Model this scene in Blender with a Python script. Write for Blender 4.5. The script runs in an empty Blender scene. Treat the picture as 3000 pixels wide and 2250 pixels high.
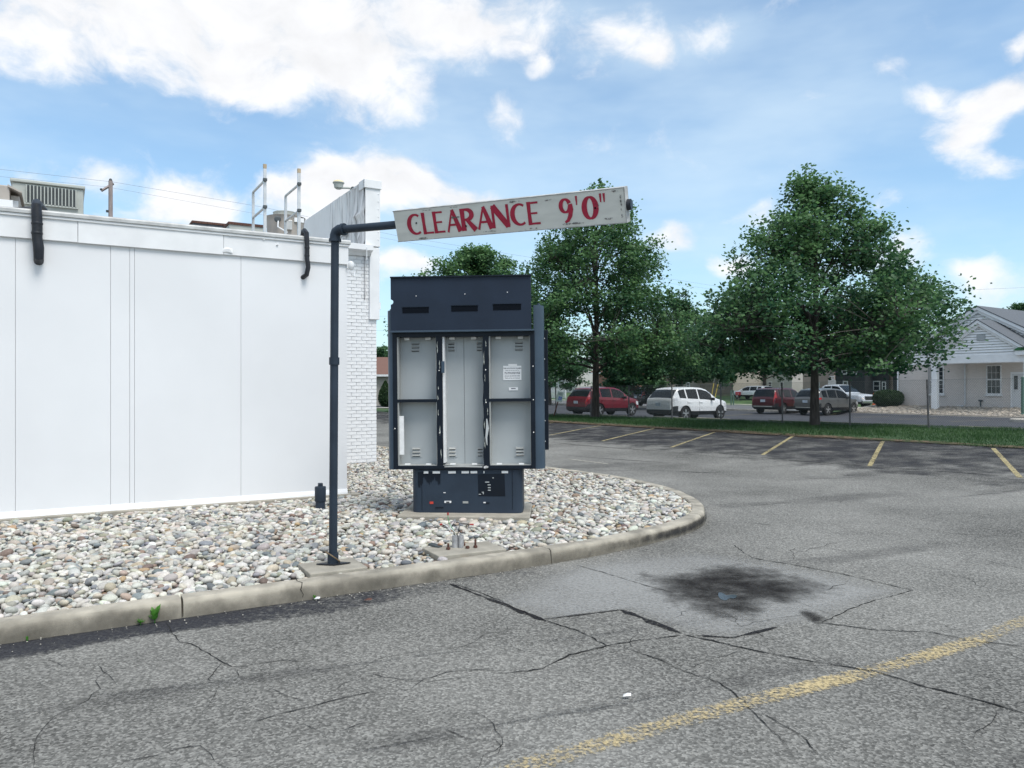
import bpy, math, random
import numpy as np
from mathutils import Vector, Matrix
R = math.radians
random.seed(7); rng = np.random.default_rng(11)
SC = bpy.context.scene
COL = SC.collection

# ------------------------------------------------------------------ camera, sky, sun, exposure
F, HY, CZ = 2250.0, 1131.0, 1.62          # focal length and horizon row in photo pixels, eye height in metres
cam_d = bpy.data.cameras.new('camera'); cam = bpy.data.objects.new('camera', cam_d); COL.objects.link(cam)
cam.location = (0, 0, CZ); cam.rotation_euler = (R(90), 0, 0)
cam_d.sensor_width = 36; cam_d.lens = 36*F/3000; cam_d.shift_y = 6/3000
cam_d.clip_start = 0.05; cam_d.clip_end = 3000
SC.camera = cam
SC.view_settings.view_transform = 'Standard'; SC.view_settings.look = 'None'
SC.view_settings.gamma = 1; SC.view_settings.use_curve_mapping = False
SC.view_settings.exposure = 0.92
SC.cycles.use_denoising = True
SC.cycles.max_bounces = 6; SC.cycles.transparent_max_bounces = 12
SUN_EL, SUN_AZ = R(60), R(138)            # azimuth from +Y towards +X
sun_d = bpy.data.lights.new('sun', 'SUN'); sun = bpy.data.objects.new('sun', sun_d); COL.objects.link(sun)
sun_d.energy = 1.75; sun_d.angle = R(28); sun_d.color = (1, .96, .90)
sd_ = Vector((math.sin(SUN_AZ)*math.cos(SUN_EL), math.cos(SUN_AZ)*math.cos(SUN_EL), math.sin(SUN_EL)))
sun.rotation_euler = sd_.to_track_quat('Z', 'Y').to_euler(); sun.location = (0, 0, 60)

def D(x, y): return (x*1.35624, y*1.35624)      # the 2212-wide view of the photo -> photo pixels
def direction(px, py):
    v = Vector(((px-1500)/F, 1, (HY-py)/F)); return v.normalized()

def make_world():
    W = bpy.data.worlds.new('World'); SC.world = W; W.use_nodes = True
    nt = W.node_tree; N = nt.nodes; L = nt.links; N.clear()
    def nd(t, **k):
        n = N.new(t)
        for a, b in k.items(): setattr(n, a, b)
        return n
    out = nd('ShaderNodeOutputWorld'); bg = nd('ShaderNodeBackground'); L.new(bg.outputs[0], out.inputs[0])
    sky = nd('ShaderNodeTexSky', sky_type='NISHITA'); sky.sun_disc = False
    sky.sun_elevation = SUN_EL; sky.sun_rotation = SUN_AZ; sky.altitude = 250
    sky.air_density = 1.0; sky.dust_density = 1.2; sky.ozone_density = 2.0
    tc = nd('ShaderNodeTexCoord'); dirv = tc.outputs['Generated']
    def vm(op, a, b=None, s=None):
        n = nd('ShaderNodeVectorMath', operation=op)
        L.new(a, n.inputs[0]) if not isinstance(a, tuple) else setattr(n.inputs[0], 'default_value', a)
        if b is not None: L.new(b, n.inputs[1]) if not isinstance(b, tuple) else setattr(n.inputs[1], 'default_value', b)
        if s is not None: n.inputs['Scale'].default_value = s
        return n
    def m(op, a, b=None, clamp=False):
        n = nd('ShaderNodeMath', operation=op); n.use_clamp = clamp
        for i, q in enumerate((a, b)):
            if q is None: continue
            if isinstance(q, (int, float)): n.inputs[i].default_value = q
            else: L.new(q, n.inputs[i])
        return n.outputs[0]
    def mr(v, a, b, c=0.0, d=1.0, smooth=True):
        n = nd('ShaderNodeMapRange'); n.interpolation_type = 'SMOOTHSTEP' if smooth else 'LINEAR'; n.clamp = True
        L.new(v, n.inputs['Value'])
        for k, q in zip(('From Min', 'From Max', 'To Min', 'To Max'), (a, b, c, d)): n.inputs[k].default_value = q
        return n.outputs[0]
    def noise(vec, scale, detail, rough, dist=0.0):
        n = nd('ShaderNodeTexNoise'); n.noise_dimensions = '3D'
        L.new(vec, n.inputs['Vector']); n.inputs['Scale'].default_value = scale
        n.inputs['Detail'].default_value = detail; n.inputs['Roughness'].default_value = rough
        n.inputs['Distortion'].default_value = dist
        return n
    K = (1, 1, 1.5)
    warp = noise(dirv, 5.5, 3, .6)
    w1 = vm('SUBTRACT', warp.outputs['Color'], (.5, .5, .5)); w2 = vm('SCALE', w1.outputs[0], s=.085)
    wd = vm('ADD', dirv, w2.outputs[0]); sq = vm('MULTIPLY', wd.outputs[0], K)
    blobs = [(40, 20, 230, .95), (380, 30, 260, .95), (720, 20, 290, 1.0), (1070, 50, 180, .85), (470, 185, 90, .6),
             (590, 215, 70, .6), (760, 160, 170, .65), (900, 225, 90, .5), (1330, 90, 120, .8), (1410, 150, 70, .7), (1535, 95, 75, .55),
             (1160, 155, 38, .6), (1095, 243, 70, .6),
             (680, 415, 120, 1.0), (800, 385, 125, 1.1), (930, 400, 115, 1.0), (1030, 435, 80, .85), (590, 440, 60, .6),
             (400, 430, 92, .95), (470, 465, 80, .9), (330, 470, 70, .6), (195, 390, 70, .6), (40, 395, 80, .6),
             (840, 560, 60, .75), (905, 570, 65, .75), (1460, 505, 75, .75), (1570, 560, 70, .8), (1620, 450, 60, .7), (1960, 540, 85, .9),
             (1910, 150, 45, .75), (1990, 187, 55, .75), (2110, 225, 110, .85), (2180, 195, 70, .8), (2100, 310, 70, .7), (2160, 365, 60, .7), (2200, 85, 60, .7),
             (2110, 592, 45, .6), (2150, 640, 90, .7)]
    acc = None
    for (x, y, r, wt) in blobs:
        c = direction(*D(x, y)); c = (c.x*K[0], c.y*K[1], c.z*K[2])
        dn = vm('DISTANCE', sq.outputs[0], c)
        q = mr(dn.outputs['Value'], 0.0, r*1.35624/F*1.25, wt, 0.0)
        acc = q if acc is None else m('MAXIMUM', acc, q) if False else m('ADD', acc, q)
    acc = m('MINIMUM', acc, 1.15)
    # the sky goes on with the same kind of cloud all round
    sp = nd('ShaderNodeSeparateXYZ'); L.new(dirv, sp.inputs[0])
    away = mr(sp.outputs['Y'], .68, .45, 0, 1)
    low = noise(dirv, 2.3, 2, .5)
    rest = m('MULTIPLY', mr(low.outputs['Fac'], .44, .64, 0, 1.0), away)
    acc = m('ADD', acc, rest)
    fine = noise(sq.outputs[0], 12, 10, .60)
    fbm = m('MULTIPLY', m('SUBTRACT', fine.outputs['Fac'], .5), 2.3)
    den = m('ADD', acc, fbm)
    up = mr(sp.outputs['Z'], -.01, .04, 0, 1)
    soft = mr(den, .18, 1.0, 0, 1)
    mask = m('MULTIPLY', soft, up)
    # thin high veil
    veiln = noise(vm('MULTIPLY', dirv, (1, 1, 3)).outputs[0], 2.2, 5, .55)
    veil = m('MULTIPLY', mr(veiln.outputs['Fac'], .34, .70, .15, .58), 1.0)
    # cloud tone: bright rim and tops, greyer thick bases
    sh = noise(vm('ADD', sq.outputs[0], (0, 0, -.045)).outputs[0], 13, 6, .55)
    tone = m('ADD', m('MULTIPLY', m('SUBTRACT', sh.outputs['Fac'], fine.outputs['Fac']), -1.6), m('MULTIPLY', mr(den, .6, 1.7, 0, 1), -.25))
    tone = m('ADD', tone, 1.0)
    tone = mr(tone, .45, 1.15, .88, 1.05, False)
    cc = nd('ShaderNodeMixRGB'); cc.blend_type = 'MULTIPLY'; cc.inputs[0].default_value = 1
    cc.inputs[1].default_value = (.520, .525, .538, 1); L.new(tone, cc.inputs[2])
    skm = nd('ShaderNodeMixRGB'); skm.blend_type = 'MULTIPLY'; skm.inputs[0].default_value = 1
    L.new(sky.outputs[0], skm.inputs[1]); skm.inputs[2].default_value = (.083, .102, .105, 1)
    v1 = nd('ShaderNodeMixRGB'); L.new(veil, v1.inputs[0]); L.new(skm.outputs[0], v1.inputs[1]); v1.inputs[2].default_value = (.43, .515, .575, 1)
    v2 = nd('ShaderNodeMixRGB'); L.new(mask, v2.inputs[0]); L.new(v1.outputs[0], v2.inputs[1]); L.new(cc.outputs[0], v2.inputs[2])
    L.new(v2.outputs[0], bg.inputs[0]); bg.inputs[1].default_value = 1.0
    W.cycles.sampling_method = 'MANUAL'; W.cycles.sample_map_resolution = 512
make_world()

# ------------------------------------------------------------------ the lie of the land
FX, FY = 12.7, 23.4                        # a fence post; s runs along the fence, w runs across it, away from the camera
SD = (-.550, .835); ND = (.835, .550)
def sw(x, y):
    dx, dy = x-FX, y-FY
    return dx*SD[0]+dy*SD[1], dx*ND[0]+dy*ND[1]
def xy(s, w): return FX+s*SD[0]+w*ND[0], FY+s*SD[1]+w*ND[1]
def cl(t, a=0., b=1.): return max(a, min(b, t))
def mixf(a, b, t): return a+(b-a)*cl(t)
def gz(x, y):
    s, w = sw(x, y); c = cl(s, -12, 30)
    ze = .215-.005*c; zs = .33-.013*c
    if w < -11: return 0.
    if w < -4.7: return ze*(w+11)/6.3
    if w < 0: return mixf(ze+.02, zs, (w+4.7)/4.7)
    if w < 1.2: return zs
    if w < 4.2: return mixf(zs, -.17, (w-1.2)/3)
    if w < 20.2: return -.17
    zst = -.17 if w < 36 else mixf(-.17, .75, (w-36)/16)
    zch = mixf(-.04, .35, (w-20.4)/4.6)
    return mixf(zch, zst, (s-17)/3)
def hit(px, py):
    dx, dz = (px-1500)/F, (HY-py)/F
    a, b = .5, 400.
    t = a
    while t < 400:
        n = t*1.03
        if CZ+dz*n < gz(dx*n, n):
            lo, hi = t, n
            for _ in range(30):
                mdl = (lo+hi)/2
                if CZ+dz*mdl < gz(dx*mdl, mdl): hi = mdl
                else: lo = mdl
            return (dx*hi, hi, gz(dx*hi, hi))
        t = n
    return (dx*400, 400, 0)
def hitz(px, py, z):
    t = (CZ-z)*F/(py-HY); return ((px-1500)/F*t, t, z)
def at(px, py, Y): return ((px-1500)/F*Y, Y, CZ+(HY-py)/F*Y)
def on_w(px, w):
    r = (px-1500)/F; t = (w+FX*ND[0]+FY*ND[1])/(r*ND[0]+ND[1]); return r*t, t
def zpx(py, Y): return CZ+(HY-py)/F*Y

# ------------------------------------------------------------------ materials
MATS = {}
def newmat(name):
    m = bpy.data.materials.new(name); m.use_nodes = True; MATS[name] = m
    return m, m.node_tree.nodes, m.node_tree.links, m.node_tree.nodes['Principled BSDF']
def mat(name, col, rough=.6, metal=0., var=.12, scale=6., bump=0., bscale=60., col2=None, spec=.5, coat=0., streak=None, detail=4):
    m, N, L, P = newmat(name)
    P.inputs['Roughness'].default_value = rough; P.inputs['Metallic'].default_value = metal
    P.inputs['Specular IOR Level'].default_value = spec; P.inputs['Coat Weight'].default_value = coat
    P.inputs['Coat Roughness'].default_value = .05
    g = N.new('ShaderNodeTexCoord')
    vec = g.outputs['Object']
    if streak:
        mp = N.new('ShaderNodeMapping'); mp.inputs['Scale'].default_value = streak; L.new(vec, mp.inputs[0]); vec = mp.outputs[0]
    n = N.new('ShaderNodeTexNoise'); n.inputs['Scale'].default_value = scale; n.inputs['Detail'].default_value = detail
    L.new(vec, n.inputs['Vector'])
    cr = N.new('ShaderNodeValToRGB'); e = cr.color_ramp.elements
    c1 = tuple(c*(1-var) for c in col); c2 = col2 if col2 else tuple(min(1, c*(1+var)) for c in col)
    e[0].position = .34; e[0].color = (*c1, 1); e[1].position = .66; e[1].color = (*c2, 1)
    L.new(n.outputs['Fac'], cr.inputs[0]); L.new(cr.outputs[0], P.inputs['Base Color'])
    if bump:
        b = N.new('ShaderNodeTexNoise'); b.inputs['Scale'].default_value = bscale; b.inputs['Detail'].default_value = 3
        L.new(g.outputs['Object'], b.inputs['Vector'])
        bn = N.new('ShaderNodeBump'); bn.inputs['Strength'].default_value = bump; bn.inputs['Distance'].default_value = .01
        L.new(b.outputs['Fac'], bn.inputs['Height']); L.new(bn.outputs[0], P.inputs['Normal'])
    return m

def asphalt(name, lo, hi, speck=.35, patch=.35, gs=85.):
    m, N, L, P = newmat(name)
    P.inputs['Roughness'].default_value = .9; P.inputs['Specular IOR Level'].default_value = .12
    g = N.new('ShaderNodeNewGeometry'); pos = g.outputs['Position']
    v = N.new('ShaderNodeTexVoronoi'); v.inputs['Scale'].default_value = gs; L.new(pos, v.inputs['Vector'])
    sep = N.new('ShaderNodeSeparateColor'); L.new(v.outputs['Color'], sep.inputs[0])
    n1 = N.new('ShaderNodeTexNoise'); n1.inputs['Scale'].default_value = .42; n1.inputs['Detail'].default_value = 8; n1.inputs['Roughness'].default_value = .6; L.new(pos, n1.inputs['Vector'])
    n2 = N.new('ShaderNodeTexNoise'); n2.inputs['Scale'].default_value = 38; n2.inputs['Detail'].default_value = 5; n2.inputs['Roughness'].default_value = .7; L.new(pos, n2.inputs['Vector'])
    def m_(op, a, b):
        q = N.new('ShaderNodeMath'); q.operation = op
        for i, z in enumerate((a, b)):
            if isinstance(z, (int, float)): q.inputs[i].default_value = z
            else: L.new(z, q.inputs[i])
        return q.outputs[0]
    pw = m_('POWER', sep.outputs[0], 1.7)
    t = m_('ADD', m_('MULTIPLY', pw, speck), m_('MULTIPLY', m_('SUBTRACT', n1.outputs['Fac'], .5), patch*2.2))
    t = m_('ADD', t, m_('MULTIPLY', m_('SUBTRACT', n2.outputs['Fac'], .5), .65))
    t = m_('ADD', t, .20)
    cr = N.new('ShaderNodeValToRGB'); e = cr.color_ramp.elements
    e[0].position = 0; e[0].color = (*lo, 1); e[1].position = 1; e[1].color = (*hi, 1)
    L.new(t, cr.inputs[0]); L.new(cr.outputs[0], P.inputs['Base Color'])
    bn = N.new('ShaderNodeBump'); bn.inputs['Strength'].default_value = .55; bn.inputs['Distance'].default_value = .006
    L.new(m_('ADD', v.outputs['Distance'], n2.outputs['Fac']), bn.inputs['Height']); L.new(bn.outputs[0], P.inputs['Normal'])
    return m

def worn(name, col, thr=.48, scale=30., soft=.06, rough=.8, big=2.0, bigamp=.5, edge=None, opacity=1.0, gran=45.):
    """paint or stain that has worn through to what lies under it (alpha by noise, optional soft outline by distance attribute)"""
    m, N, L, P = newmat(name)
    P.inputs['Roughness'].default_value = rough; P.inputs['Specular IOR Level'].default_value = .08
    g = N.new('ShaderNodeNewGeometry'); pos = g.outputs['Position']
    a = N.new('ShaderNodeTexNoise'); a.inputs['Scale'].default_value = scale; a.inputs['Detail'].default_value = 6; a.inputs['Roughness'].default_value = .68; L.new(pos, a.inputs['Vector'])
    b = N.new('ShaderNodeTexNoise'); b.inputs['Scale'].default_value = big; b.inputs['Detail'].default_value = 3; L.new(pos, b.inputs['Vector'])
    def m_(op, x, y):
        q = N.new('ShaderNodeMath'); q.operation = op
        for i, z in enumerate((x, y)):
            if isinstance(z, (int, float)): q.inputs[i].default_value = z
            else: L.new(z, q.inputs[i])
        return q.outputs[0]
    t = m_('ADD', a.outputs['Fac'], m_('MULTIPLY', m_('SUBTRACT', b.outputs['Fac'], .5), bigamp))
    if edge:
        at_ = N.new('ShaderNodeAttribute'); at_.attribute_name = 'fade'
        t = m_('ADD', t, m_('MULTIPLY', m_('SUBTRACT', at_.outputs['Fac'], 1), edge))
    mr = N.new('ShaderNodeMapRange'); mr.clamp = True; mr.inputs['From Min'].default_value = thr-soft; mr.inputs['From Max'].default_value = thr+soft
    mr.inputs['To Max'].default_value = opacity
    L.new(t, mr.inputs['Value'])
    c = N.new('ShaderNodeTexNoise'); c.inputs['Scale'].default_value = gran; c.inputs['Detail'].default_value = 3; L.new(pos, c.inputs['Vector'])
    cr = N.new('ShaderNodeValToRGB'); e = cr.color_ramp.elements
    e[0].position = .3; e[0].color = (*[q*.75 for q in col], 1); e[1].position = .7; e[1].color = (*[min(1, q*1.15) for q in col], 1)
    L.new(c.outputs['Fac'], cr.inputs[0]); L.new(cr.outputs[0], P.inputs['Base Color'])
    L.new(mr.outputs[0], P.inputs['Alpha'])
    return m

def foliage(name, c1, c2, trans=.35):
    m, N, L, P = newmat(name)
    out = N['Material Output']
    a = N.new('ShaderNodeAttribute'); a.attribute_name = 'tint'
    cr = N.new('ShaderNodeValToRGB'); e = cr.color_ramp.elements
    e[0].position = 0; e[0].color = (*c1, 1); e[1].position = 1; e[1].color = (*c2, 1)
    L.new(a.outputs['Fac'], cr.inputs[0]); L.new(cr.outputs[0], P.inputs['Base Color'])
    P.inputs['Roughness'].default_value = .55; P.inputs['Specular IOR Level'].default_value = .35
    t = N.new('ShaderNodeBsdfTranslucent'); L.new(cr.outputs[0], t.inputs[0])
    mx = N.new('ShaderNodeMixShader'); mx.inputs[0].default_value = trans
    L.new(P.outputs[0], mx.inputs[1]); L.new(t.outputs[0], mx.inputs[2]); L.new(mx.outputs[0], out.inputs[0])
    return m

def stone_mat(name, source):
    m, N, L, P = newmat(name)
    P.inputs['Roughness'].default_value = .62; P.inputs['Specular IOR Level'].default_value = .35
    if source == 'object':
        o = N.new('ShaderNodeObjectInfo'); c = o.outputs['Color']
    else:
        o = N.new('ShaderNodeAttribute'); o.attribute_name = 'tint'; c = o.outputs['Color']
    g = N.new('ShaderNodeNewGeometry')
    n = N.new('ShaderNodeTexNoise'); n.inputs['Scale'].default_value = 70; n.inputs['Detail'].default_value = 5; n.inputs['Roughness'].default_value = .65; L.new(g.outputs['Position'], n.inputs['Vector'])
    mr = N.new('ShaderNodeMapRange'); mr.inputs['From Min'].default_value = .3; mr.inputs['From Max'].default_value = .7; mr.inputs['To Min'].default_value = .78; mr.inputs['To Max'].default_value = 1.16
    L.new(n.outputs['Fac'], mr.inputs['Value'])
    mx = N.new('ShaderNodeMixRGB'); mx.blend_type = 'MULTIPLY'; mx.inputs[0].default_value = 1; L.new(c, mx.inputs[1]); L.new(mr.outputs[0], mx.inputs[2])
    L.new(mx.outputs[0], P.inputs['Base Color'])
    bn = N.new('ShaderNodeBump'); bn.inputs['Strength'].default_value = .25; bn.inputs['Distance'].default_value = .004; L.new(n.outputs['Fac'], bn.inputs['Height']); L.new(bn.outputs[0], P.inputs['Normal'])
    return m

def brickmat(name, c1, c2, mortar, bw=.21, bh=.07):
    m, N, L, P = newmat(name)
    P.inputs['Roughness'].default_value = .85
    tc = N.new('ShaderNodeTexCoord'); sp = N.new('ShaderNodeSeparateXYZ'); L.new(tc.outputs['Object'], sp.inputs[0])
    ad = N.new('ShaderNodeMath'); ad.operation = 'ADD'; L.new(sp.outputs[0], ad.inputs[0]); L.new(sp.outputs[1], ad.inputs[1])
    cb = N.new('ShaderNodeCombineXYZ'); L.new(ad.outputs[0], cb.inputs[0]); L.new(sp.outputs[2], cb.inputs[1])
    b = N.new('ShaderNodeTexBrick'); L.new(cb.outputs[0], b.inputs['Vector'])
    b.inputs['Color1'].default_value = (*c1, 1); b.inputs['Color2'].default_value = (*c2, 1); b.inputs['Mortar'].default_value = (*mortar, 1)
    b.inputs['Scale'].default_value = 1; b.inputs['Brick Width'].default_value = bw; b.inputs['Row Height'].default_value = bh; b.inputs['Mortar Size'].default_value = .007
    L.new(b.outputs['Color'], P.inputs['Base Color'])
    bn = N.new('ShaderNodeBump'); bn.inputs['Strength'].default_value = .5; bn.inputs['Distance'].default_value = .006; bn.invert = True
    L.new(b.outputs['Fac'], bn.inputs['Height']); L.new(bn.outputs[0], P.inputs['Normal'])
    return m

asphalt('asphalt', (.042, .0415, .039), (.425, .416, .385), .44, .36, 80.)
asphalt('asphalt_far', (.035, .038, .046), (.145, .148, .16), .3, .30, 60)
asphalt('asphalt_smooth', (.12, .122, .125), (.44, .44, .435), .26, .30, 110)
asphalt('asphalt_street', (.10, .105, .11), (.27, .27, .275), .3, .2, 60)
worn('seal_dark', (.034, .036, .046), .32, 22, .14, .8, 1.4, .45, edge=.50, opacity=.68)
worn('stall_tint', (.034, .035, .042), .42, 1.4, .16, .85, .25, .4, edge=.35, opacity=.70)
worn('yellow_worn', (.56, .45, .25), .505, 44, .09, .8, 1.3, .42, edge=.10, opacity=.82)
worn('yellow_line', (.45, .38, .21), .44, 22, .12, .8, .9, .4, opacity=.85)
worn('pale_line', (.42, .40, .35), .44, 20, .10, .8, .8, .4)
worn('oil', (.016, .0145, .014), .36, 6.0, .34, .8, 2.0, .5, edge=.55, opacity=.90)
worn('dirt', (.16, .12, .085), .46, 5, .14, .95, .6, .4, edge=.5)
worn('soft_stain', (.05, .05, .055), .47, 1.5, .22, .9, .45, .5, edge=.55, opacity=.30)
worn('patch_grey', (.38, .38, .37), .36, 30, .22, .85, .9, .5, edge=.34, opacity=.62)
worn('tar', (.022, .022, .024), .40, 25, .14, .8, 3, .3)
mat('crack', (.026, .026, .026), .95, var=.5, scale=30, spec=.05)
mat('concrete', (.33, .305, .255), .9, var=.18, scale=5, bump=.5, bscale=150, detail=7)
mat('kerb_concrete', (.34, .31, .255), .9, var=.34, scale=4.2, bump=.35, bscale=210, detail=10)
mat('soil', (.10, .085, .065), .95, var=.3, scale=30, bump=.6, bscale=90)
mat('white_paint', (.745, .75, .765), .45, var=.025, scale=.9, bump=.25, bscale=1.3)
mat('white_trim', (.775, .78, .79), .5, var=.05, scale=3, bump=.05, bscale=12)
mat('white_brick', (.76, .765, .775), .6, var=.06, scale=9, bump=.5, bscale=70)
mat('mortar', (.72, .725, .735), .9, var=.1, scale=20)
mat('membrane', (.82, .80, .79), .55, var=.0, scale=1.1, col2=(.88, .87, .86), bump=.3, bscale=3)
mat('membrane_dirt', (.20, .18, .17), .7, var=.3, scale=2, streak=(6, 6, .8))
mat('rubber_black', (.010, .012, .018), .5, var=.3, scale=14, bump=.25, bscale=40)
mat('roof_gravel', (.3, .29, .28), .9, var=.2, scale=20)
mat('unit_tan', (.42, .38, .34), .6, var=.1, scale=4)
mat('unit_grey', (.42, .44, .41), .55, var=.1, scale=3)
mat('unit_dark', (.060, .072, .078), .6, var=.2, scale=8)
mat('aluminium', (.62, .62, .62), .38, .55, var=.1, scale=8)
mat('galvanised', (.50, .50, .49), .45, .35, var=.16, scale=7)
mat('wood_pole', (.30, .25, .24), .9, var=.2, scale=4, streak=(6, 6, .5))
mat('board_navy', (.015, .024, .043), .48, var=.14, scale=2.2, bump=.06, bscale=30, spec=.28)
mat('board_black', (.004, .008, .016), .42, var=.2, scale=4, spec=.28)
mat('board_grey', (.050, .076, .108), .42, var=.12, scale=2, spec=.28)
mat('pedestal_navy', (.026, .039, .060), .5, var=.12, scale=3, bump=.06, bscale=30, spec=.28)
mat('pole_navy', (.026, .038, .056), .48, var=.16, scale=4, bump=.08, bscale=40, spec=.28)
mat('panel_grey', (.385, .41, .42), .5, var=.07, scale=1.3, bump=.04, bscale=10)
mat('panel_vent', (.34, .35, .34), .5, var=.05, scale=4)
mat('slot_black', (.003, .005, .009), .8, spec=.1)
mat('white_tape', (.78, .78, .78), .5, var=.06, scale=20)
mat('red_bit', (.55, .05, .03), .5)
mat('paper', (.80, .81, .82), .7, var=.02)
mat('ink', (.02, .02, .05), .7)
mat('sign_white', (.66, .66, .62), .55, var=.06, scale=5, bump=.08, bscale=30, streak=(1, 1, 4))
mat('sign_edge', (.42, .42, .41), .6, var=.3, scale=14)
mat('sign_red', (.37, .012, .045), .5, var=.1, scale=20)
worn('scuff', (.16, .15, .15), .47, 55, .07, .8, 7, .5, edge=.3, opacity=.8)
mat('rust', (.095, .042, .030), .85, var=.4, scale=40)
mat('conduit', (.42, .42, .43), .45, .3, var=.2, scale=30)
mat('wire_green', (.10, .35, .16), .5); mat('wire_white', (.7, .7, .7), .5); mat('wire_red', (.35, .02, .02), .5)
mat('brass', (.28, .20, .12), .4, .7)
mat('amber', (.72, .60, .35), .5); mat('pale_wood', (.42, .33, .22), .7)
mat('bark', (.055, .047, .042), .95, var=.35, scale=6, bump=.9, bscale=22, streak=(3, 3, .6))
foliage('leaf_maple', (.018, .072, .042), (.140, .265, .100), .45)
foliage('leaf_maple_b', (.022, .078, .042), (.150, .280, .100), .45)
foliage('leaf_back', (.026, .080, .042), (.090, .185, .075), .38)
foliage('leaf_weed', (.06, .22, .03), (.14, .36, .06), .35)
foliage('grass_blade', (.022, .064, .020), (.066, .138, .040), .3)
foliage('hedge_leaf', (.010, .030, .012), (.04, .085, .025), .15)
mat('lawn', (.035, .085, .020), .95, var=.3, scale=1.2, col2=(.075, .140, .036), detail=7)
mat('grass_soil', (.024, .058, .016), .95, var=.3, scale=4, col2=(.040, .088, .022))
mat('fence_wire', (.20, .21, .22), .6, .1); mat('fence_post', (.12, .115, .12), .6, .3, var=.25, scale=6)
mat('tyre', (.014, .014, .015), .85); mat('wheel_well', (.008, .008, .008), .95)
mat('rim', (.56, .57, .58), .3, .8, var=.05)
mat('car_glass', (.008, .011, .014), .10, 0, var=.1, scale=2, spec=.22)
mat('car_trim', (.014, .015, .017), .55); mat('chrome', (.7, .7, .7), .12, 1., var=.02)
mat('paint_red', (.150, .004, .014), .32, .15, var=.06, scale=2, coat=.45)
mat('paint_white', (.74, .75, .76), .35, 0, var=.03, scale=2, coat=.45)
mat('paint_maroon', (.070, .005, .010), .32, .15, var=.06, scale=2, coat=.45)
mat('paint_grey', (.125, .128, .126), .32, .35, var=.05, scale=2, coat=.45)
mat('paint_silver', (.60, .63, .66), .3, .2, var=.04, scale=2, coat=.45)
mat('paint_black', (.014, .016, .02), .25, .1, var=.1, coat=.45)
mat('lamp_red', (.35, .012, .012), .2, coat=.5); mat('lamp_clear', (.6, .6, .62), .15, coat=.5); mat('plate', (.45, .52, .6), .5)
mat('siding_white', (.86, .87, .88), .55, var=.04, scale=3); mat('trim_white', (.84, .855, .87), .5, var=.04, scale=3)
brickmat('church_brick', (.66, .61, .58), (.60, .55, .52), (.68, .65, .62))
brickmat('house_brick', (.26, .10, .06), (.20, .075, .05), (.30, .27, .24))
mat('shingle', (.105, .115, .13), .9, var=.16, scale=14, bump=.5, bscale=40)
mat('shingle_brown', (.16, .085, .065), .9, var=.2, scale=14); mat('shingle_grey', (.14, .14, .15), .9, var=.2, scale=12)
mat('green_flashing', (.035, .15, .05), .6, var=.15, scale=10)
mat('window_glass', (.020, .028, .036), .08, var=.2, scale=1.5, spec=.7)
mat('frame_white', (.72, .73, .74), .5); mat('door_white', (.62, .64, .66), .5, var=.05)
mat('house_charcoal', (.055, .058, .066), .75, var=.1, scale=4); mat('house_tan', (.37, .34, .30), .8, var=.08, scale=4)
mat('house_pink', (.50, .40, .37), .8, var=.06); mat('house_pale', (.52, .52, .50), .75, var=.06)
mat('fence_wood', (.17, .145, .12), .9, var=.25, scale=6); mat('picket_white', (.75, .76, .77), .55)
mat('bollard_yellow', (.62, .40, .03), .6, var=.1); mat('guy_yellow', (.62, .48, .08), .6); mat('metal_green', (.07, .14, .11), .6, .2)
mat('sign_pale', (.58, .68, .66), .5, var=.05); mat('sign_blue', (.02, .12, .5), .5); mat('orange', (.75, .14, .03), .6)
mat('sign_grey', (.30, .31, .32), .5, .3); mat('bright_red', (.5, .02, .03), .5)
mat('bed_stone', (.30, .265, .225), .95, var=.45, scale=9, bump=1., bscale=16, col2=(.42, .38, .33)); mat('bed_pale', (.44, .41, .36), .95, var=.2, scale=6)
mat('puddle', (.030, .037, .046), .12, spec=.30, var=.02)
stone_mat('stone_object', 'object'); stone_mat('stone_mass', 'attribute')
def glow(name, col, s):
    m, N, L, P = newmat(name); P.inputs['Base Color'].default_value = (*col, 1); P.inputs['Emission Color'].default_value = (*col, 1); P.inputs['Emission Strength'].default_value = s
glow('headlight_on', (1., .55, .18), 2.2)

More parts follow.
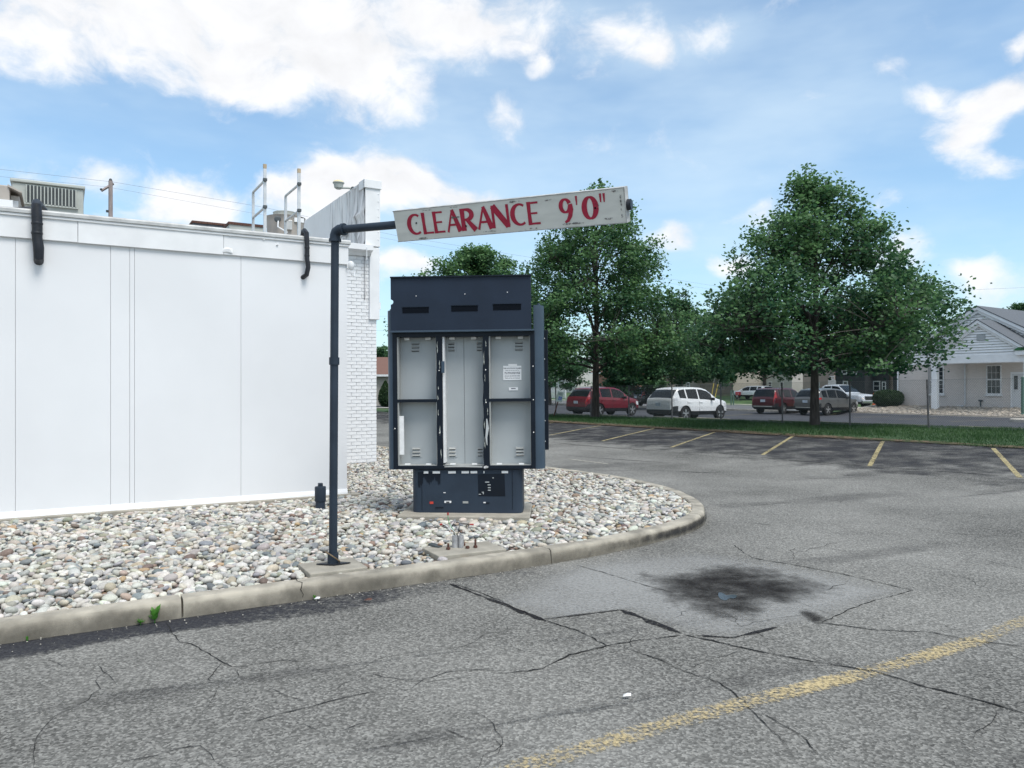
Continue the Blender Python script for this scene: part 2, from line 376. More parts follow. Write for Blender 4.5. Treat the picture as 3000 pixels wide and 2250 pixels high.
# ------------------------------------------------------------------ mesh helpers
class MB:
    def __init__(s): s.v = []; s.f = []
    def add(s, vs, fs):
        o = len(s.v); s.v += [tuple(p) for p in vs]; s.f += [tuple(i+o for i in f) for f in fs]; return s
    def box(s, c, d, rz=0., rx=0., ry=0.):
        M = Matrix.Rotation(rz, 3, 'Z') @ Matrix.Rotation(ry, 3, 'Y') @ Matrix.Rotation(rx, 3, 'X')
        vs = [Vector(c)+M @ Vector((sx*d[0]/2, sy*d[1]/2, sz*d[2]/2)) for sz in (-1, 1) for sy in (-1, 1) for sx in (-1, 1)]
        return s.add(vs, [(0, 2, 3, 1), (4, 5, 7, 6), (0, 1, 5, 4), (2, 6, 7, 3), (0, 4, 6, 2), (1, 3, 7, 5)])
    def span(s, a, b): return s.box([(a[i]+b[i])/2 for i in range(3)], [abs(b[i]-a[i]) for i in range(3)])
    def quad(s, *p): return s.add(p, [tuple(range(len(p)))])
    def prism(s, poly, ax, lo, hi):
        n = len(poly)
        def P(p, t):
            return (t, p[0], p[1]) if ax == 0 else (p[0], t, p[1]) if ax == 1 else (p[0], p[1], t)
        vs = [P(p, lo) for p in poly]+[P(p, hi) for p in poly]
        return s.add(vs, [tuple(range(n))[::-1], tuple(range(n, 2*n))]+[(i, (i+1) % n, (i+1) % n+n, i+n) for i in range(n)])
    def tube(s, pts, rad, n=8, cap=True):
        pts = [Vector(p) for p in pts]; k = len(pts); rad = rad if isinstance(rad, (list, tuple)) else [rad]*k
        vs = []; prev = None
        for i, p in enumerate(pts):
            t = (pts[min(i+1, k-1)]-pts[max(i-1, 0)]).normalized()
            if prev is None: a = t.orthogonal().normalized()
            else:
                a = prev-t*prev.dot(t); a = a.normalized() if a.length > 1e-6 else t.orthogonal().normalized()
            prev = a; b = t.cross(a)
            vs += [p+(a*math.cos(2*math.pi*j/n)+b*math.sin(2*math.pi*j/n))*rad[i] for j in range(n)]
        fs = [(i*n+j, i*n+(j+1) % n, (i+1)*n+(j+1) % n, (i+1)*n+j) for i in range(k-1) for j in range(n)]
        if cap: fs += [tuple(range(n))[::-1], tuple(range((k-1)*n, k*n))]
        return s.add(vs, fs)
    def lathe(s, prof, c=(0, 0, 0), n=20, axis='z'):
        vs = []
        for r, z in prof:
            for j in range(n):
                a = 2*math.pi*j/n; p = (r*math.cos(a), r*math.sin(a), z)
                if axis == 'y': p = (p[0], p[2], p[1])
                if axis == 'x': p = (p[2], p[0], p[1])
                vs.append((c[0]+p[0], c[1]+p[1], c[2]+p[2]))
        k = len(prof)
        fs = [(i*n+j, i*n+(j+1) % n, (i+1)*n+(j+1) % n, (i+1)*n+j) for i in range(k-1) for j in range(n)]
        fs += [tuple(range(n))[::-1], tuple(range((k-1)*n, k*n))]
        return s.add(vs, fs)
    def strip(s, pts, widths, z=0., plane='xz'):
        """flat ribbon along 2-D points"""
        k = len(pts); vs = []
        for i, p in enumerate(pts):
            a = pts[max(i-1, 0)]; b = pts[min(i+1, k-1)]
            tx, ty = b[0]-a[0], b[1]-a[1]; l = math.hypot(tx, ty) or 1; nx, ny = -ty/l, tx/l
            w = (widths[i] if isinstance(widths, (list, tuple)) else widths)/2
            for q in ((p[0]+nx*w, p[1]+ny*w), (p[0]-nx*w, p[1]-ny*w)):
                vs.append((q[0], z, q[1]) if plane == 'xz' else (q[0], q[1], z))
        return s.add(vs, [(2*i, 2*i+1, 2*i+3, 2*i+2) for i in range(k-1)])
    def mesh(s, name, m=None, smooth=False):
        me = bpy.data.meshes.new(name); me.from_pydata(s.v, [], s.f)
        if m: me.materials.append(MATS[m])
        if smooth: me.polygons.foreach_set('use_smooth', [True]*len(me.polygons))
        me.validate(); me.update(); return me
    def build(s, name, m, parent=None, smooth=False, bevel=0., fix=False):
        o = obj(name, s.mesh(name, m, smooth), parent)
        if fix or smooth:
            import bmesh
            b = bmesh.new(); b.from_mesh(o.data); bmesh.ops.recalc_face_normals(b, faces=b.faces); b.to_mesh(o.data); b.free()
        if smooth:
            try: o.data.set_sharp_from_angle(angle=R(40))
            except Exception: pass
        if bevel:
            md = o.modifiers.new('bevel', 'BEVEL'); md.width = bevel; md.segments = 2; md.limit_method = 'ANGLE'
        return o
def obj(name, me, parent=None):
    o = bpy.data.objects.new(name, me); COL.objects.link(o)
    if parent: o.parent = parent
    return o
def tag(o, label, cat, group=None):
    o['label'] = label; o['category'] = cat
    if group: o['group'] = group
    return o
def thing(name, label, cat, loc=(0, 0, 0), rz=0., group=None):
    o = bpy.data.objects.new(name, None); COL.objects.link(o); o.location = loc; o.rotation_euler = (0, 0, rz)
    o.empty_display_size = .2
    return tag(o, label, cat, group)
def struct(o): o['kind'] = 'structure'; return o
def stuff(o): o['kind'] = 'stuff'; return o
def npmesh(name, V, Fc, m, smooth=False, attr=None, color=None):
    """V (n,3), Fc (k,3|4) numpy -> mesh"""
    me = bpy.data.meshes.new(name); n, k, q = len(V), len(Fc), Fc.shape[1]
    me.vertices.add(n); me.vertices.foreach_set('co', V.astype(np.float32).ravel())
    me.loops.add(k*q); me.loops.foreach_set('vertex_index', Fc.astype(np.int32).ravel())
    me.polygons.add(k); me.polygons.foreach_set('loop_start', np.arange(k, dtype=np.int32)*q)
    if smooth: me.polygons.foreach_set('use_smooth', np.ones(k, dtype=bool))
    me.update(calc_edges=True)
    if attr is not None:
        a = me.attributes.new('tint', 'FLOAT', 'POINT'); a.data.foreach_set('value', attr.astype(np.float32))
    if color is not None:
        a = me.attributes.new('tint', 'FLOAT_COLOR', 'POINT'); c4 = np.ones((n, 4), np.float32); c4[:, :3] = color; a.data.foreach_set('color', c4.ravel())
    me.materials.append(MATS[m]); return me

def sheet_sw(name, s_list, w_list, m, dz=0., parent=None):
    vs = []; ns = len(s_list)
    for w in w_list:
        for s in s_list:
            x, y = xy(s, w); vs.append((x, y, gz(x, y)+dz))
    fs = [(j*ns+i, j*ns+i+1, (j+1)*ns+i+1, (j+1)*ns+i) for j in range(len(w_list)-1) for i in range(ns-1)]
    b = MB(); b.v = vs; b.f = [f[::-1] for f in fs]
    return b.build(name, m, parent)
def frange(a, b, st):
    n = max(1, round((b-a)/st)); return [a+(b-a)*i/n for i in range(n+1)]

# ------------------------------------------------------------------ ground, lots, street
far_s = [-600, -300, -150, -80]+frange(-40, 60, 2)+[80, 120, 200, 400, 700]
far_w = [-400, -200, -80]+frange(-40, 60, 1.0)+[70, 100, 160, 300, 700, 1200]
struct(sheet_sw('ground', far_s, far_w, 'lawn', -.05))
lot = struct(sheet_sw('parking_lot', [-70, -40]+frange(-20, 34, 1), [-60]+frange(-34, -4.75, .75)+[-4.45], 'asphalt'))
struct(sheet_sw('grass_verge', frange(-14, 33, .6), frange(-4.75, 1.6, .45), 'grass_soil', .012))
church_lot = struct(sheet_sw('far_parking_lot', frange(-30, 60, 1.5), frange(1.6, 20.3, .8), 'asphalt_far', .004))
struct(sheet_sw('street', frange(18.5, 110, 3), frange(21, 34, 1.5), 'asphalt_street', .004))
struct(sheet_sw('pavement', frange(18.5, 110, 3), [34, 34.02, 35.6], 'bed_pale', .06))
struct(sheet_sw('side_pavement', [41, 42.6], frange(-40, 1.5, 1.5), 'bed_pale', .03))
k = MB()
for s0 in frange(-30, 58, 2.2):
    a = xy(s0, 20.3); b = xy(s0+2.2, 20.3); c = xy(s0+2.2, 20.65); d = xy(s0, 20.65); z = -.17
    k.add([(*a, z), (*b, z), (*c, z), (*d, z), (*a, z+.14), (*b, z+.14), (*c, z+.14), (*d, z+.14)], [(0, 1, 5, 4), (4, 5, 6, 7), (3, 7, 6, 2), (0, 4, 7, 3), (1, 2, 6, 5)])
struct(k.build('far_kerb', 'bed_pale', None, fix=True))

def fade_sheet(name, poly, m, dz, parent, n=14, zf=gz, edge=.35):
    """a ground stain/patch: polygon fan of rings, attribute fade 1 inside -> 0 at the rim"""
    poly = [Vector((p[0], p[1])) for p in poly]; c = sum(poly, Vector((0, 0)))/len(poly)
    rings = [1., 1-edge*.5, 1-edge, .3]; vs = []; fd = []
    for r, f in zip(rings, (0., .55, 1., 1.)):
        for p in poly:
            q = c+(p-c)*r; vs.append((q.x, q.y, zf(q.x, q.y)+dz)); fd.append(f)
    k = len(poly); vs.append((c.x, c.y, zf(c.x, c.y)+dz)); fd.append(1.)
    fs = [(j*k+i, j*k+(i+1) % k, (j+1)*k+(i+1) % k, (j+1)*k+i) for j in range(3) for i in range(k)]
    fs += [(3*k+i, 3*k+(i+1) % k, 4*k) for i in range(k)]
    b = MB(); b.v = vs; b.f = fs; o = b.build(name, m, parent, fix=True)
    a = o.data.attributes.new('fade', 'FLOAT', 'POINT'); a.data.foreach_set('value', fd)
    return o
def smooth_poly(pts, n=4):
    out = []; k = len(pts)
    for i in range(k):
        p0, p1, p2, p3 = [Vector(pts[(i+j-1) % k][:2]) for j in range(4)]
        for j in range(n):
            t = j/n
            out.append(.5*((2*p1)+(p2-p0)*t+(2*p0-5*p1+4*p2-p3)*t*t+(3*p1-p0-3*p2+p3)*t**3))
    return out
def ribbon(name, pix, width, m, dz, parent, jag=0., step=.12, fade=False):
    P = [Vector(hit(*p)[:2]) for p in pix]; pts = [P[0]]
    for a, b in zip(P, P[1:]):
        n = max(1, int((b-a).length/step))
        for i in range(1, n+1):
            q = a+(b-a)*i/n
            if i < n or b is not P[-1]: q = q+Vector((random.uniform(-jag, jag), random.uniform(-jag, jag)))
            pts.append(q)
    k = len(pts); vs = []; fd = []
    cols = (-1, 1) if not fade else (-1, -.55, .55, 1)
    for i, p in enumerate(pts):
        t = pts[min(i+1, k-1)]-pts[max(i-1, 0)]; nn = Vector((-t.y, t.x)).normalized()
        w = width/2*(random.uniform(.25, 1.35) if jag else 1)
        if jag and i in (0, k-1): w *= .2
        for c in cols:
            q = p+nn*w*c; vs.append((q.x, q.y, gz(q.x, q.y)+dz)); fd.append(0. if fade and abs(c) == 1 else 1.)
    c = len(cols)
    b = MB(); b.v = vs; b.f = [(i*c+j, i*c+j+1, (i+1)*c+j+1, (i+1)*c+j) for i in range(k-1) for j in range(c-1)]
    o = b.build(name, m, parent, fix=True)
    if fade:
        a = o.data.attributes.new('fade', 'FLOAT', 'POINT'); a.data.foreach_set('value', fd)
    return o
Z7 = lambda x, y: (1500+x*.678, 1500+y*.678)
Z8 = lambda x, y: (x*.4973, 1500+y*.4973)
Z6 = lambda x, y: (800+x*.3617, 1400+y*.3617)
Z4 = lambda x, y: (1550+x/3.687, 1050+y/3.687)
Z5 = lambda x, y: (2100+x/2.458, 850+y/2.458)

# stalls darker with sealer, patches, stains
st = [xy(s, -9.6) for s in frange(-12, 33, 3)]+[xy(s, -4.6) for s in frange(33, -12, 3)]
o = sheet_sw('sealed_stalls', frange(-16, 33, 1.5), [-10.6, -9.6, -8.6, -6, -4.8], 'stall_tint', .0012, lot)
a = o.data.attributes.new('fade', 'FLOAT', 'POINT'); nn_ = len(frange(-16, 33, 1.5)); a.data.foreach_set('value', [0.]*nn_+[.6]*nn_+[1.]*nn_*3)
pp = [hit(*Z7(*p)) for p in ((-130, 395), (60, 300), (265, 228), (520, 190), (760, 165), (1040, 200), (1430, 270), (1735, 340), (1560, 385), (1440, 432), (1340, 475), (1150, 495), (960, 545), (760, 525), (600, 470), (470, 422), (300, 440), (130, 465), (0, 420))]
cen = Vector((0, 0))
b = MB(); b.v = [(p[0], p[1], gz(p[0], p[1])+.004) for p in pp]; b.f = [tuple(range(len(pp)))]
bpy.data.meshes.remove(b.mesh('tmp'))
fade_sheet('asphalt_patch', [Vector(p[:2]) for p in pp], 'patch_grey', .0012, lot, edge=.22)
oilp = smooth_poly([hit(*Z7(*p)) for p in ((500, 262), (720, 250), (860, 215), (1080, 220), (1270, 265), (1460, 345), (1300, 410), (1130, 408), (1090, 475), (930, 490), (770, 455), (650, 395), (560, 330))], 3)
fade_sheet('oil_stain', oilp, 'oil', .0032, lot, edge=.55)
for p4 in (((892, 366), (894, 350), (915, 354), (926, 362), (958, 359), (972, 366), (960, 376), (940, 375), (925, 384), (905, 380)), ):
    pd = smooth_poly([hit(*Z7(*p)) for p in p4], 4)
    b = MB(); b.v = [(p.x, p.y, .0045) for p in pd]; b.f = [tuple(range(len(pd)))]; b.build('puddle', 'puddle', lot, fix=True)
fade_sheet('damp_stain', smooth_poly([hit(*Z7(*p)) for p in ((1210, 415), (1290, 425), (1375, 465), (1330, 490), (1260, 460))], 3), 'oil', .0032, lot, edge=.7)
for cx_, cy_, rx_, ry_ in ((1.2, 4.2, 1.5, .35), (-1.3, 4.3, 1.6, .3), (-.2, 3.6, 1.2, .25), (-2.2, 3.9, .9, .25), (2.2, 3.3, .8, .3), (3.6, 7.5, 1.6, .5), (.8, 5.1, 1.2, .25), (4.5, 11, 3, .8), (1.5, 15.5, 3, .9), (6.5, 14, 3, .7), (8, 12, 3, .6)):
    pl = [(cx_+math.cos(t)*rx_*random.uniform(.7, 1.2)+math.sin(t)*.2*rx_, cy_+math.sin(t)*ry_*random.uniform(.7, 1.2)+.35*math.cos(t)*rx_) for t in [2*math.pi*i/14 for i in range(14)]]
    fade_sheet('stain', smooth_poly(pl, 3), 'soft_stain', .0022, lot, edge=.7)
# joints filled with tar, then cracks
for pts, wd in (([Z7(130, 465), Z7(300, 445), Z7(470, 424)], .040), ([Z7(470, 424), Z7(600, 475), Z7(730, 525)], .060), ([Z6(1430, 860), Z6(1700, 965), Z6(1850, 1020), Z6(2212, 1165)], .050), ([Z7(790, 535), Z7(960, 545), Z7(1150, 497)], .035)):
    ribbon('tar_joint', pts, wd, 'tar', .0038, lot, .006, .08)
cracks = [([(740, 530), (960, 580), (1250, 640), (1560, 690), (1800, 760), (2000, 810), (2230, 875)], .024, Z7),
 ([(1340, 480), (1560, 510), (1800, 520), (1980, 555), (2230, 585)], .018, Z7),
 ([(-30, 400), (130, 465), (300, 520), (410, 580)], .016, Z7),
 ([(-60, 700), (0, 695), (130, 680), (250, 620), (410, 580), (560, 555), (730, 535)], .020, Z7),
 ([(460, 580), (640, 640), (740, 690), (900, 740), (1000, 820), (1060, 890), (1170, 990), (1200, 1010)], .012, Z7),
 ([(1080, 870), (1250, 970), (1340, 1060)], .009, Z7), ([(1040, 200), (1250, 235), (1430, 270), (1735, 340)], .02, Z7),
 ([(1735, 340), (1560, 385), (1440, 430), (1340, 480)], .014, Z7), ([(270, 228), (420, 270), (600, 325), (690, 348)], .014, Z7),
 ([(955, 140), (1000, 175), (1040, 200)], .012, Z7), ([(740, 690), (860, 640), (1000, 600)], .007, Z7), ([(2080, 800), (2090, 900), (2000, 960)], .006, Z7),
 ([(1860, 90), (2000, 100), (2212, 110)], .010, Z7), ([(2030, 205), (2140, 235), (2212, 245)], .010, Z7), ([(870, 40), (1000, 45), (1150, 60)], .012, Z7),
 ([(970, 650), (1020, 720), (1060, 770), (1130, 780), (1250, 850), (1310, 890), (1370, 915), (1440, 915), (1530, 895), (1680, 875), (1780, 880)], .011, Z8),
 ([(1310, 890), (1270, 940), (1230, 985), (1250, 1010)], .009, Z8), ([(1280, 1050), (1220, 1150), (1190, 1200)], .006, Z8), ([(1400, 930), (1400, 980)], .006, Z8),
 ([(2212, 1060), (1980, 1110), (1850, 1145), (1650, 1190), (1480, 1250)], .012, Z8), ([(1590, 1040), (1690, 1090), (1800, 1120)], .007, Z8),
 ([(700, 1480), (900, 1440), (1050, 1400), (1180, 1380), (1210, 1400), (1260, 1470), (1330, 1508)], .009, Z8), ([(1780, 1250), (1900, 1310), (2000, 1300), (2150, 1240)], .007, Z8),
 ([(400, 1165), (600, 1150), (850, 1120)], .006, Z8),
 ([(1430, 860), (1560, 890), (1700, 940), (1850, 1000), (1950, 1060), (2100, 1110), (2212, 1160)], .016, Z6),
 ([(800, 1590), (900, 1620), (1100, 1640), (1250, 1630), (1400, 1580), (1600, 1560), (1800, 1545)], .010, Z6), ([(0, 1480), (150, 1490), (320, 1485)], .007, Z6)]
for pts, wd, zf in cracks:
    ribbon('crack', [zf(*p) for p in pts], wd*.58, 'crack', .0046, lot, .007, .045)
def crazing(n, x0, x1, y0, y1, wid, seed):
    rd = random.Random(seed)
    for _ in range(n):
        x_, y_ = rd.uniform(x0, x1), rd.uniform(y0, y1); a_ = rd.choice((.55, .55, 2.1, 1.2, -.2))+rd.gauss(0, .35); pts = [Vector((x_, y_))]
        if uv_in(x_, y_): continue
        for i in range(rd.randint(8, 26)):
            a_ += rd.gauss(0, .42); x_ += math.cos(a_)*.07; y_ += math.sin(a_)*.07; pts.append(Vector((x_, y_)))
        b = MB(); ws = [wid*rd.uniform(.3, 1.3)*min(1, (i+1)/4, (len(pts)-i)/4) for i in range(len(pts))]
        b.strip([(p.x, p.y) for p in pts], ws, .0046, 'xy'); b.build('fine_crack', 'crack', lot, fix=True)
def uv_in(x, y): return (-x*.5045+y*.8634) > 5.62-.12 and x < 2.6
crazing(26, -4.2, 4.5, 2.4, 5.6, .0032, 3); crazing(10, 1.0, 7.0, 5.5, 10.5, .005, 4)
for pts in ([(225, 905), (700, 950), (1500, 1010), (2212, 1090)], [(700, 1215), (1200, 1210), (2100, 1240)], [(650, 800), (900, 795)], [(200, 1030), (700, 1075), (1500, 1130)]):
    ribbon('crack', [Z4(*p) for p in pts], .035, 'tar', .0046, lot, .06, .5)
for pts in ([(0, 1170), (500, 1225), (1200, 1275), (2212, 1345)], [(0, 1130), (300, 1150)], [(1500, 1180), (1900, 1170)]):
    ribbon('crack', [Z5(*p) for p in pts], .03, 'tar', .0046, lot, .05, .4)
# painted lines
ribbon('lane_line', [(1380, 2300), Z7(60, 1100), Z7(600, 940), Z7(1000, 830), Z7(1290, 757), Z7(1570, 688), Z7(1800, 622), Z7(2000, 560), Z7(2212, 470), (3200, 1740)], .145, 'yellow_worn', .0060, lot, fade=True)
for p, q in ((Z4(220, 700), Z4(320, 685)), (Z4(225, 830), Z4(820, 712)), (Z4(790, 893), Z4(1390, 748)), (Z4(1535, 962), Z4(2000, 800)), (Z5(330, 1187), Z5(555, 1048)), (Z5(1100, 1270), Z5(1195, 1090)), (Z5(2185, 1352), Z5(1990, 1140))):
    ribbon('stall_line', [p, q], .09, 'yellow_line', .0060, lot, step=.5)
ribbon('faded_line', [Z4(430, 1088), Z4(620, 1112), Z4(850, 1142)], .09, 'pale_line', .0060, lot, step=.4)
for p, q in ((Z5(980, 918), Z5(1360, 888)), (Z5(1315, 932), Z5(1710, 897)), (Z5(1685, 948), Z5(2075, 907)), (Z5(60, 905), Z5(260, 893)), (Z5(760, 900), Z5(900, 892))):
    ribbon('stall_line', [p, q], .12, 'yellow_line', .010, church_lot, step=1)
dp = [xy(s, -4.95-.2*math.sin(s*1.7)) for s in frange(-14, 30, .7)]+[xy(s, -4.35+.22*math.sin(s*2.3+1)) for s in frange(30, -14, .7)]
b = MB(); n_ = len(dp)//2; vs = []; fd = []
for i in range(n_):
    lo, hi = dp[i], dp[-1-i]
    for t, f in ((0, 0.), (.35, .9), (.7, 1.), (1, .2)):
        q = (lo[0]+(hi[0]-lo[0])*t, lo[1]+(hi[1]-lo[1])*t); vs.append((*q, gz(*q)+.026)); fd.append(f)
b.v = vs; b.f = [(i*4+j, i*4+j+1, i*4+j+5, i*4+j+4) for i in range(n_-1) for j in range(3)]
o = b.build('worn_soil_edge', 'dirt', lot, fix=True); a = o.data.attributes.new('fade', 'FLOAT', 'POINT'); a.data.foreach_set('value', fd)

# ------------------------------------------------------------------ landscaped island: kerb, river stones
near = [(-3.2-.8634*k_, 4.81-.5045*k_) for k_ in (9, 6, 4, 2)]+[(-3.2, 4.81), (-.47, 6.46), (.36, 7.0), (.97, 7.46), (1.62, 8.08), (2.05, 8.62), (2.33, 9.25), (2.46, 10.1), (2.36, 11.2), (1.95, 12.4), (1.30, 13.4), (.45, 14.5), (-1.3, 16.7), (-3.3, 19.2), (-6, 22.6)]
def catmull(pts, step=.08):
    out = []; k = len(pts)
    for i in range(k-1):
        p0, p1, p2, p3 = [Vector(pts[min(max(i+j-1, 0), k-1)]) for j in range(4)]
        n = max(2, int((p2-p1).length/step))
        for j in range(n):
            t = j/n
            out.append(.5*((2*p1)+(p2-p0)*t+(2*p0-5*p1+4*p2-p3)*t*t+(3*p1-p0-3*p2+p3)*t**3))
    out.append(Vector(pts[-1])); return out
KP = catmull(near)
KT = []
for i in range(len(KP)):
    t = (KP[min(i+1, len(KP)-1)]-KP[max(i-1, 0)]).normalized(); KT.append(Vector((-t.y, t.x)))    # inward normal
KH, KW = .132, .165
kerb = bpy.data.objects.new('kerb', None); COL.objects.link(kerb); struct(kerb)
prof = [(0., -.03), (.006, .05), (.012, KH-.032), (.020, KH-.012), (.036, KH-.001), (.06, KH), (KW-.012, KH), (KW, KH-.012), (KW+.002, -.03)]
def kerb_section(i0, i1):
    b = MB(); n = len(prof)
    idx = list(range(i0, i1+1))
    for q, i in enumerate(idx):
        P = KP[i]; nn = KT[i]
        if q == 0: P = P.lerp(KP[i+1], .05)
        if q == len(idx)-1: P = P.lerp(KP[i-1], .10)
        wob = .004*math.sin(i*.9)+random.uniform(-.0025, .0025)
        for (a_, z_) in prof:
            z2 = z_+(random.uniform(-.0025, .0025) if z_ > .08 else 0)
            b.v.append((P.x+nn.x*(a_+wob), P.y+nn.y*(a_+wob), z2))
    m_ = len(idx)
    b.f = [(q*n+j, q*n+j+1, (q+1)*n+j+1, (q+1)*n+j) for q in range(m_-1) for j in range(n-1)]+[tuple(range(n)), tuple(range((m_-1)*n, m_*n))[::-1]]
    return b.build('kerb_section', 'kerb_concrete', kerb, smooth=True)
def nearest(p): return min(range(len(KP)), key=lambda i: (KP[i]-Vector(p)).length)
cuts = [0]+[nearest(hit(*D(*p))[:2]) for p in ((405, 1337), (1193, 1217))]
cuts += [nearest(p) for p in ((2.2, 8.95), (1.9, 12.5), (-.9, 16.2))]+[len(KP)-1]
for a_, b_ in zip(cuts, cuts[1:]): kerb_section(a_, b_)
# hairline cracks in the kerb face
for px in (D(638, 1300)[0], ):
    i = nearest(hit(px, 1740)[:2]); b = MB(); P = KP[i]; nn = KT[i]; t = Vector((nn.y, -nn.x))
    pts = [(0.002, .01), (.004, .05), (.0, .09), (.008, KH-.02), (.03, KH+.002), (.09, KH+.003), (KW, KH+.003)]
    for q, (a_, z_) in enumerate(pts):
        off = -.004 if z_ < KH else 0
        c = P+nn*(a_+off)+t*(.012*math.sin(q*2.1)); w_ = t*.003
        b.v += [(c.x-w_.x, c.y-w_.y, z_), (c.x+w_.x, c.y+w_.y, z_)]
    b.f = [(2*q, 2*q+1, 2*q+3, 2*q+2) for q in range(len(pts)-1)]; b.build('hairline_crack', 'crack', kerb, fix=True)
worn('face_grime_shade', (.15, .138, .115), .40, 5, .25, .9, .9, .4, edge=.45, opacity=.62)  # kerb dirt, darkened further to paint shade onto the sunlit face
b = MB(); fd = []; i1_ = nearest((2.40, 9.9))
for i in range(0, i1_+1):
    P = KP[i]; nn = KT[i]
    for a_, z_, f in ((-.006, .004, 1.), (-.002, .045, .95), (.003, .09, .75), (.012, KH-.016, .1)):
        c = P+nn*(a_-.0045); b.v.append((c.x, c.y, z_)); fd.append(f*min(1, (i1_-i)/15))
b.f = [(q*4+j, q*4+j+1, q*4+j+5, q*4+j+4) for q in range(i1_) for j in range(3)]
o = b.build('face_grime_shade', 'face_grime_shade', kerb, fix=True); a = o.data.attributes.new('fade', 'FLOAT', 'POINT'); a.data.foreach_set('value', fd)
b = MB(); fd = []; i0_, i1_ = nearest((.2, 6.9)), nearest((2.43, 10.4))
for i in range(i0_, i1_+1):
    P = KP[i]; nn = KT[i]; e_ = min(1, (i-i0_)/25, (i1_-i)/12)
    for a_, z_, f in ((-.008, .012, .3), (-.004, .05, 1.), (.002, .09, .9), (.012, KH-.012, 0.)):
        c = P+nn*(a_-.009); b.v.append((c.x, c.y, z_)); fd.append(f*e_)
n_ = i1_-i0_+1; b.f = [(q*4+j, q*4+j+1, q*4+j+5, q*4+j+4) for q in range(n_-1) for j in range(3)]
worn('tyre_black', (.030, .031, .034), .36, 9, .22, .8, 1.5, .4, edge=.6, opacity=.75)
o = b.build('tyre_scuff', 'tyre_black', kerb, fix=True); a = o.data.attributes.new('fade', 'FLOAT', 'POINT'); a.data.foreach_set('value', fd)
# dark sealer band along the near kerb on the asphalt
b = MB(); fd = []; sel = [i for i in range(0, nearest((.7, 7.25)), 3)]
for q, i in enumerate(sel):
    P = KP[i]; nn = KT[i]; wd = .40+.06*math.sin(q*.31)+.05*math.sin(q*.9); e_ = cl((len(sel)-q)/14)
    for t, f in ((-.02, 1.), (.3, 1.), (.72, .8), (1., 0.)):
        c = P-nn*wd*t; b.v.append((c.x, c.y, .0026)); fd.append(f*e_)
b.f = [(q*4+j, q*4+j+1, q*4+j+5, q*4+j+4) for q in range(len(sel)-1) for j in range(3)]
o = b.build('sealer_band', 'seal_dark', lot, fix=True); a = o.data.attributes.new('fade', 'FLOAT', 'POINT'); a.data.foreach_set('value', fd)

# building frame of reference: u along the white wall, v away from the camera
U = (.8634, .5045); V = (-.5045, .8634); BROT = math.atan2(U[1], U[0])
def uv(x, y): return x*U[0]+y*U[1], x*V[0]+y*V[1]
def wu(px, v):                                           # u of a photo column on the plane v
    r = (px-1500)/F; d = v/(V[0]*r+V[1]); return d*(U[0]*r+U[1]), d
V0, U1, VB, UB = 10.23, 3.36, 14.43, 5.335
inner = [KP[i]+KT[i]*KW for i in range(len(KP))]
INP = np.array([(p.x, p.y) for p in inner])
b = MB(); b.v = [(p.x, p.y, .045) for p in inner]; wl = [(-14, 3), (-12, 12), (-8, 22)]
b.v += [(x, y, .045) for x, y in [(-8.5, 24), (-16, 20), (-16, -2)]]; b.f = [tuple(range(len(b.v)))]
gbed = struct(b.build('gravel_bed', 'soil', None, fix=True))
PADS = []                                               # (centre, half-u, half-v, rot) kept clear of stones
def inside_bed(P):
    """vectorised: on the island side of the kerb, outside walls and pads"""
    x, y = P[:, 0], P[:, 1]; poly = np.vstack([INP, [(-8.5, 24), (-16, 20), (-16, -2)]])
    c = np.zeros(len(P), bool); j = len(poly)-1
    for i in range(len(poly)):
        xi, yi = poly[i]; xj, yj = poly[j]
        cond = ((yi > y) != (yj > y)) & (x < (xj-xi)*(y-yi)/(yj-yi+1e-12)+xi); c ^= cond; j = i
    u = x*U[0]+y*U[1]; v = x*V[0]+y*V[1]
    c &= ~((u < U1+.12) & (v > V0-.10)); c &= ~((u < UB) & (v > VB-.02))
    for (cx, cy), hu, hv, rot in PADS:
        dx, dy = x-cx, y-cy; a_ = dx*math.cos(rot)+dy*math.sin(rot); d_ = -dx*math.sin(rot)+dy*math.cos(rot)
        c &= ~((np.abs(a_) < hu+.012) & (np.abs(d_) < hv+.012))
    return c

# ------------------------------------------------------------------ pads on the island
BX, BY, BROLL, BYAW = -.518, 8.83, R(.55), R(-3.0)        # menu board position
pole_b = Vector(hitz(*D(717, 1211), .15)); 
def pad(px, py, hu, hv, rot, z1, name, label, z0=-.02):
    c = hitz(px, py, z1); PADS.append(((c[0], c[1]), hu, hv, rot))
    b = MB().box((0, 0, (z1-z0)/2), (2*hu, 2*hv, z1-z0))
    o = b.build(name, 'concrete', None, bevel=.008); o.location = (c[0], c[1], z0); o.rotation_euler = (0, 0, rot)
    return tag(o, label, 'concrete pad'), c
pad_board = ((BX-.005, BY+.29), .75, .50, BYAW); PADS.append(pad_board)
o = MB().box((0, 0, .08), (1.50, 1.00, .175)).build('concrete_pad', 'concrete', None, bevel=.012)
o.location = (BX-.005, BY+.29, -.01); o.rotation_euler = (0, 0, BYAW); tag(o, 'wide concrete slab under the menu board pedestal', 'concrete pad')
_, c_pole = pad(*D(718, 1221), .235, .20, BROT-.02, .15, 'concrete_pad', 'concrete footing under the clearance bar pole beside the kerb')
_, c_cond = pad(*D(1003, 1184), .33, .20, BROT-.05, .15, 'concrete_pad', 'concrete footing with cut conduit stubs and rusty bolts')

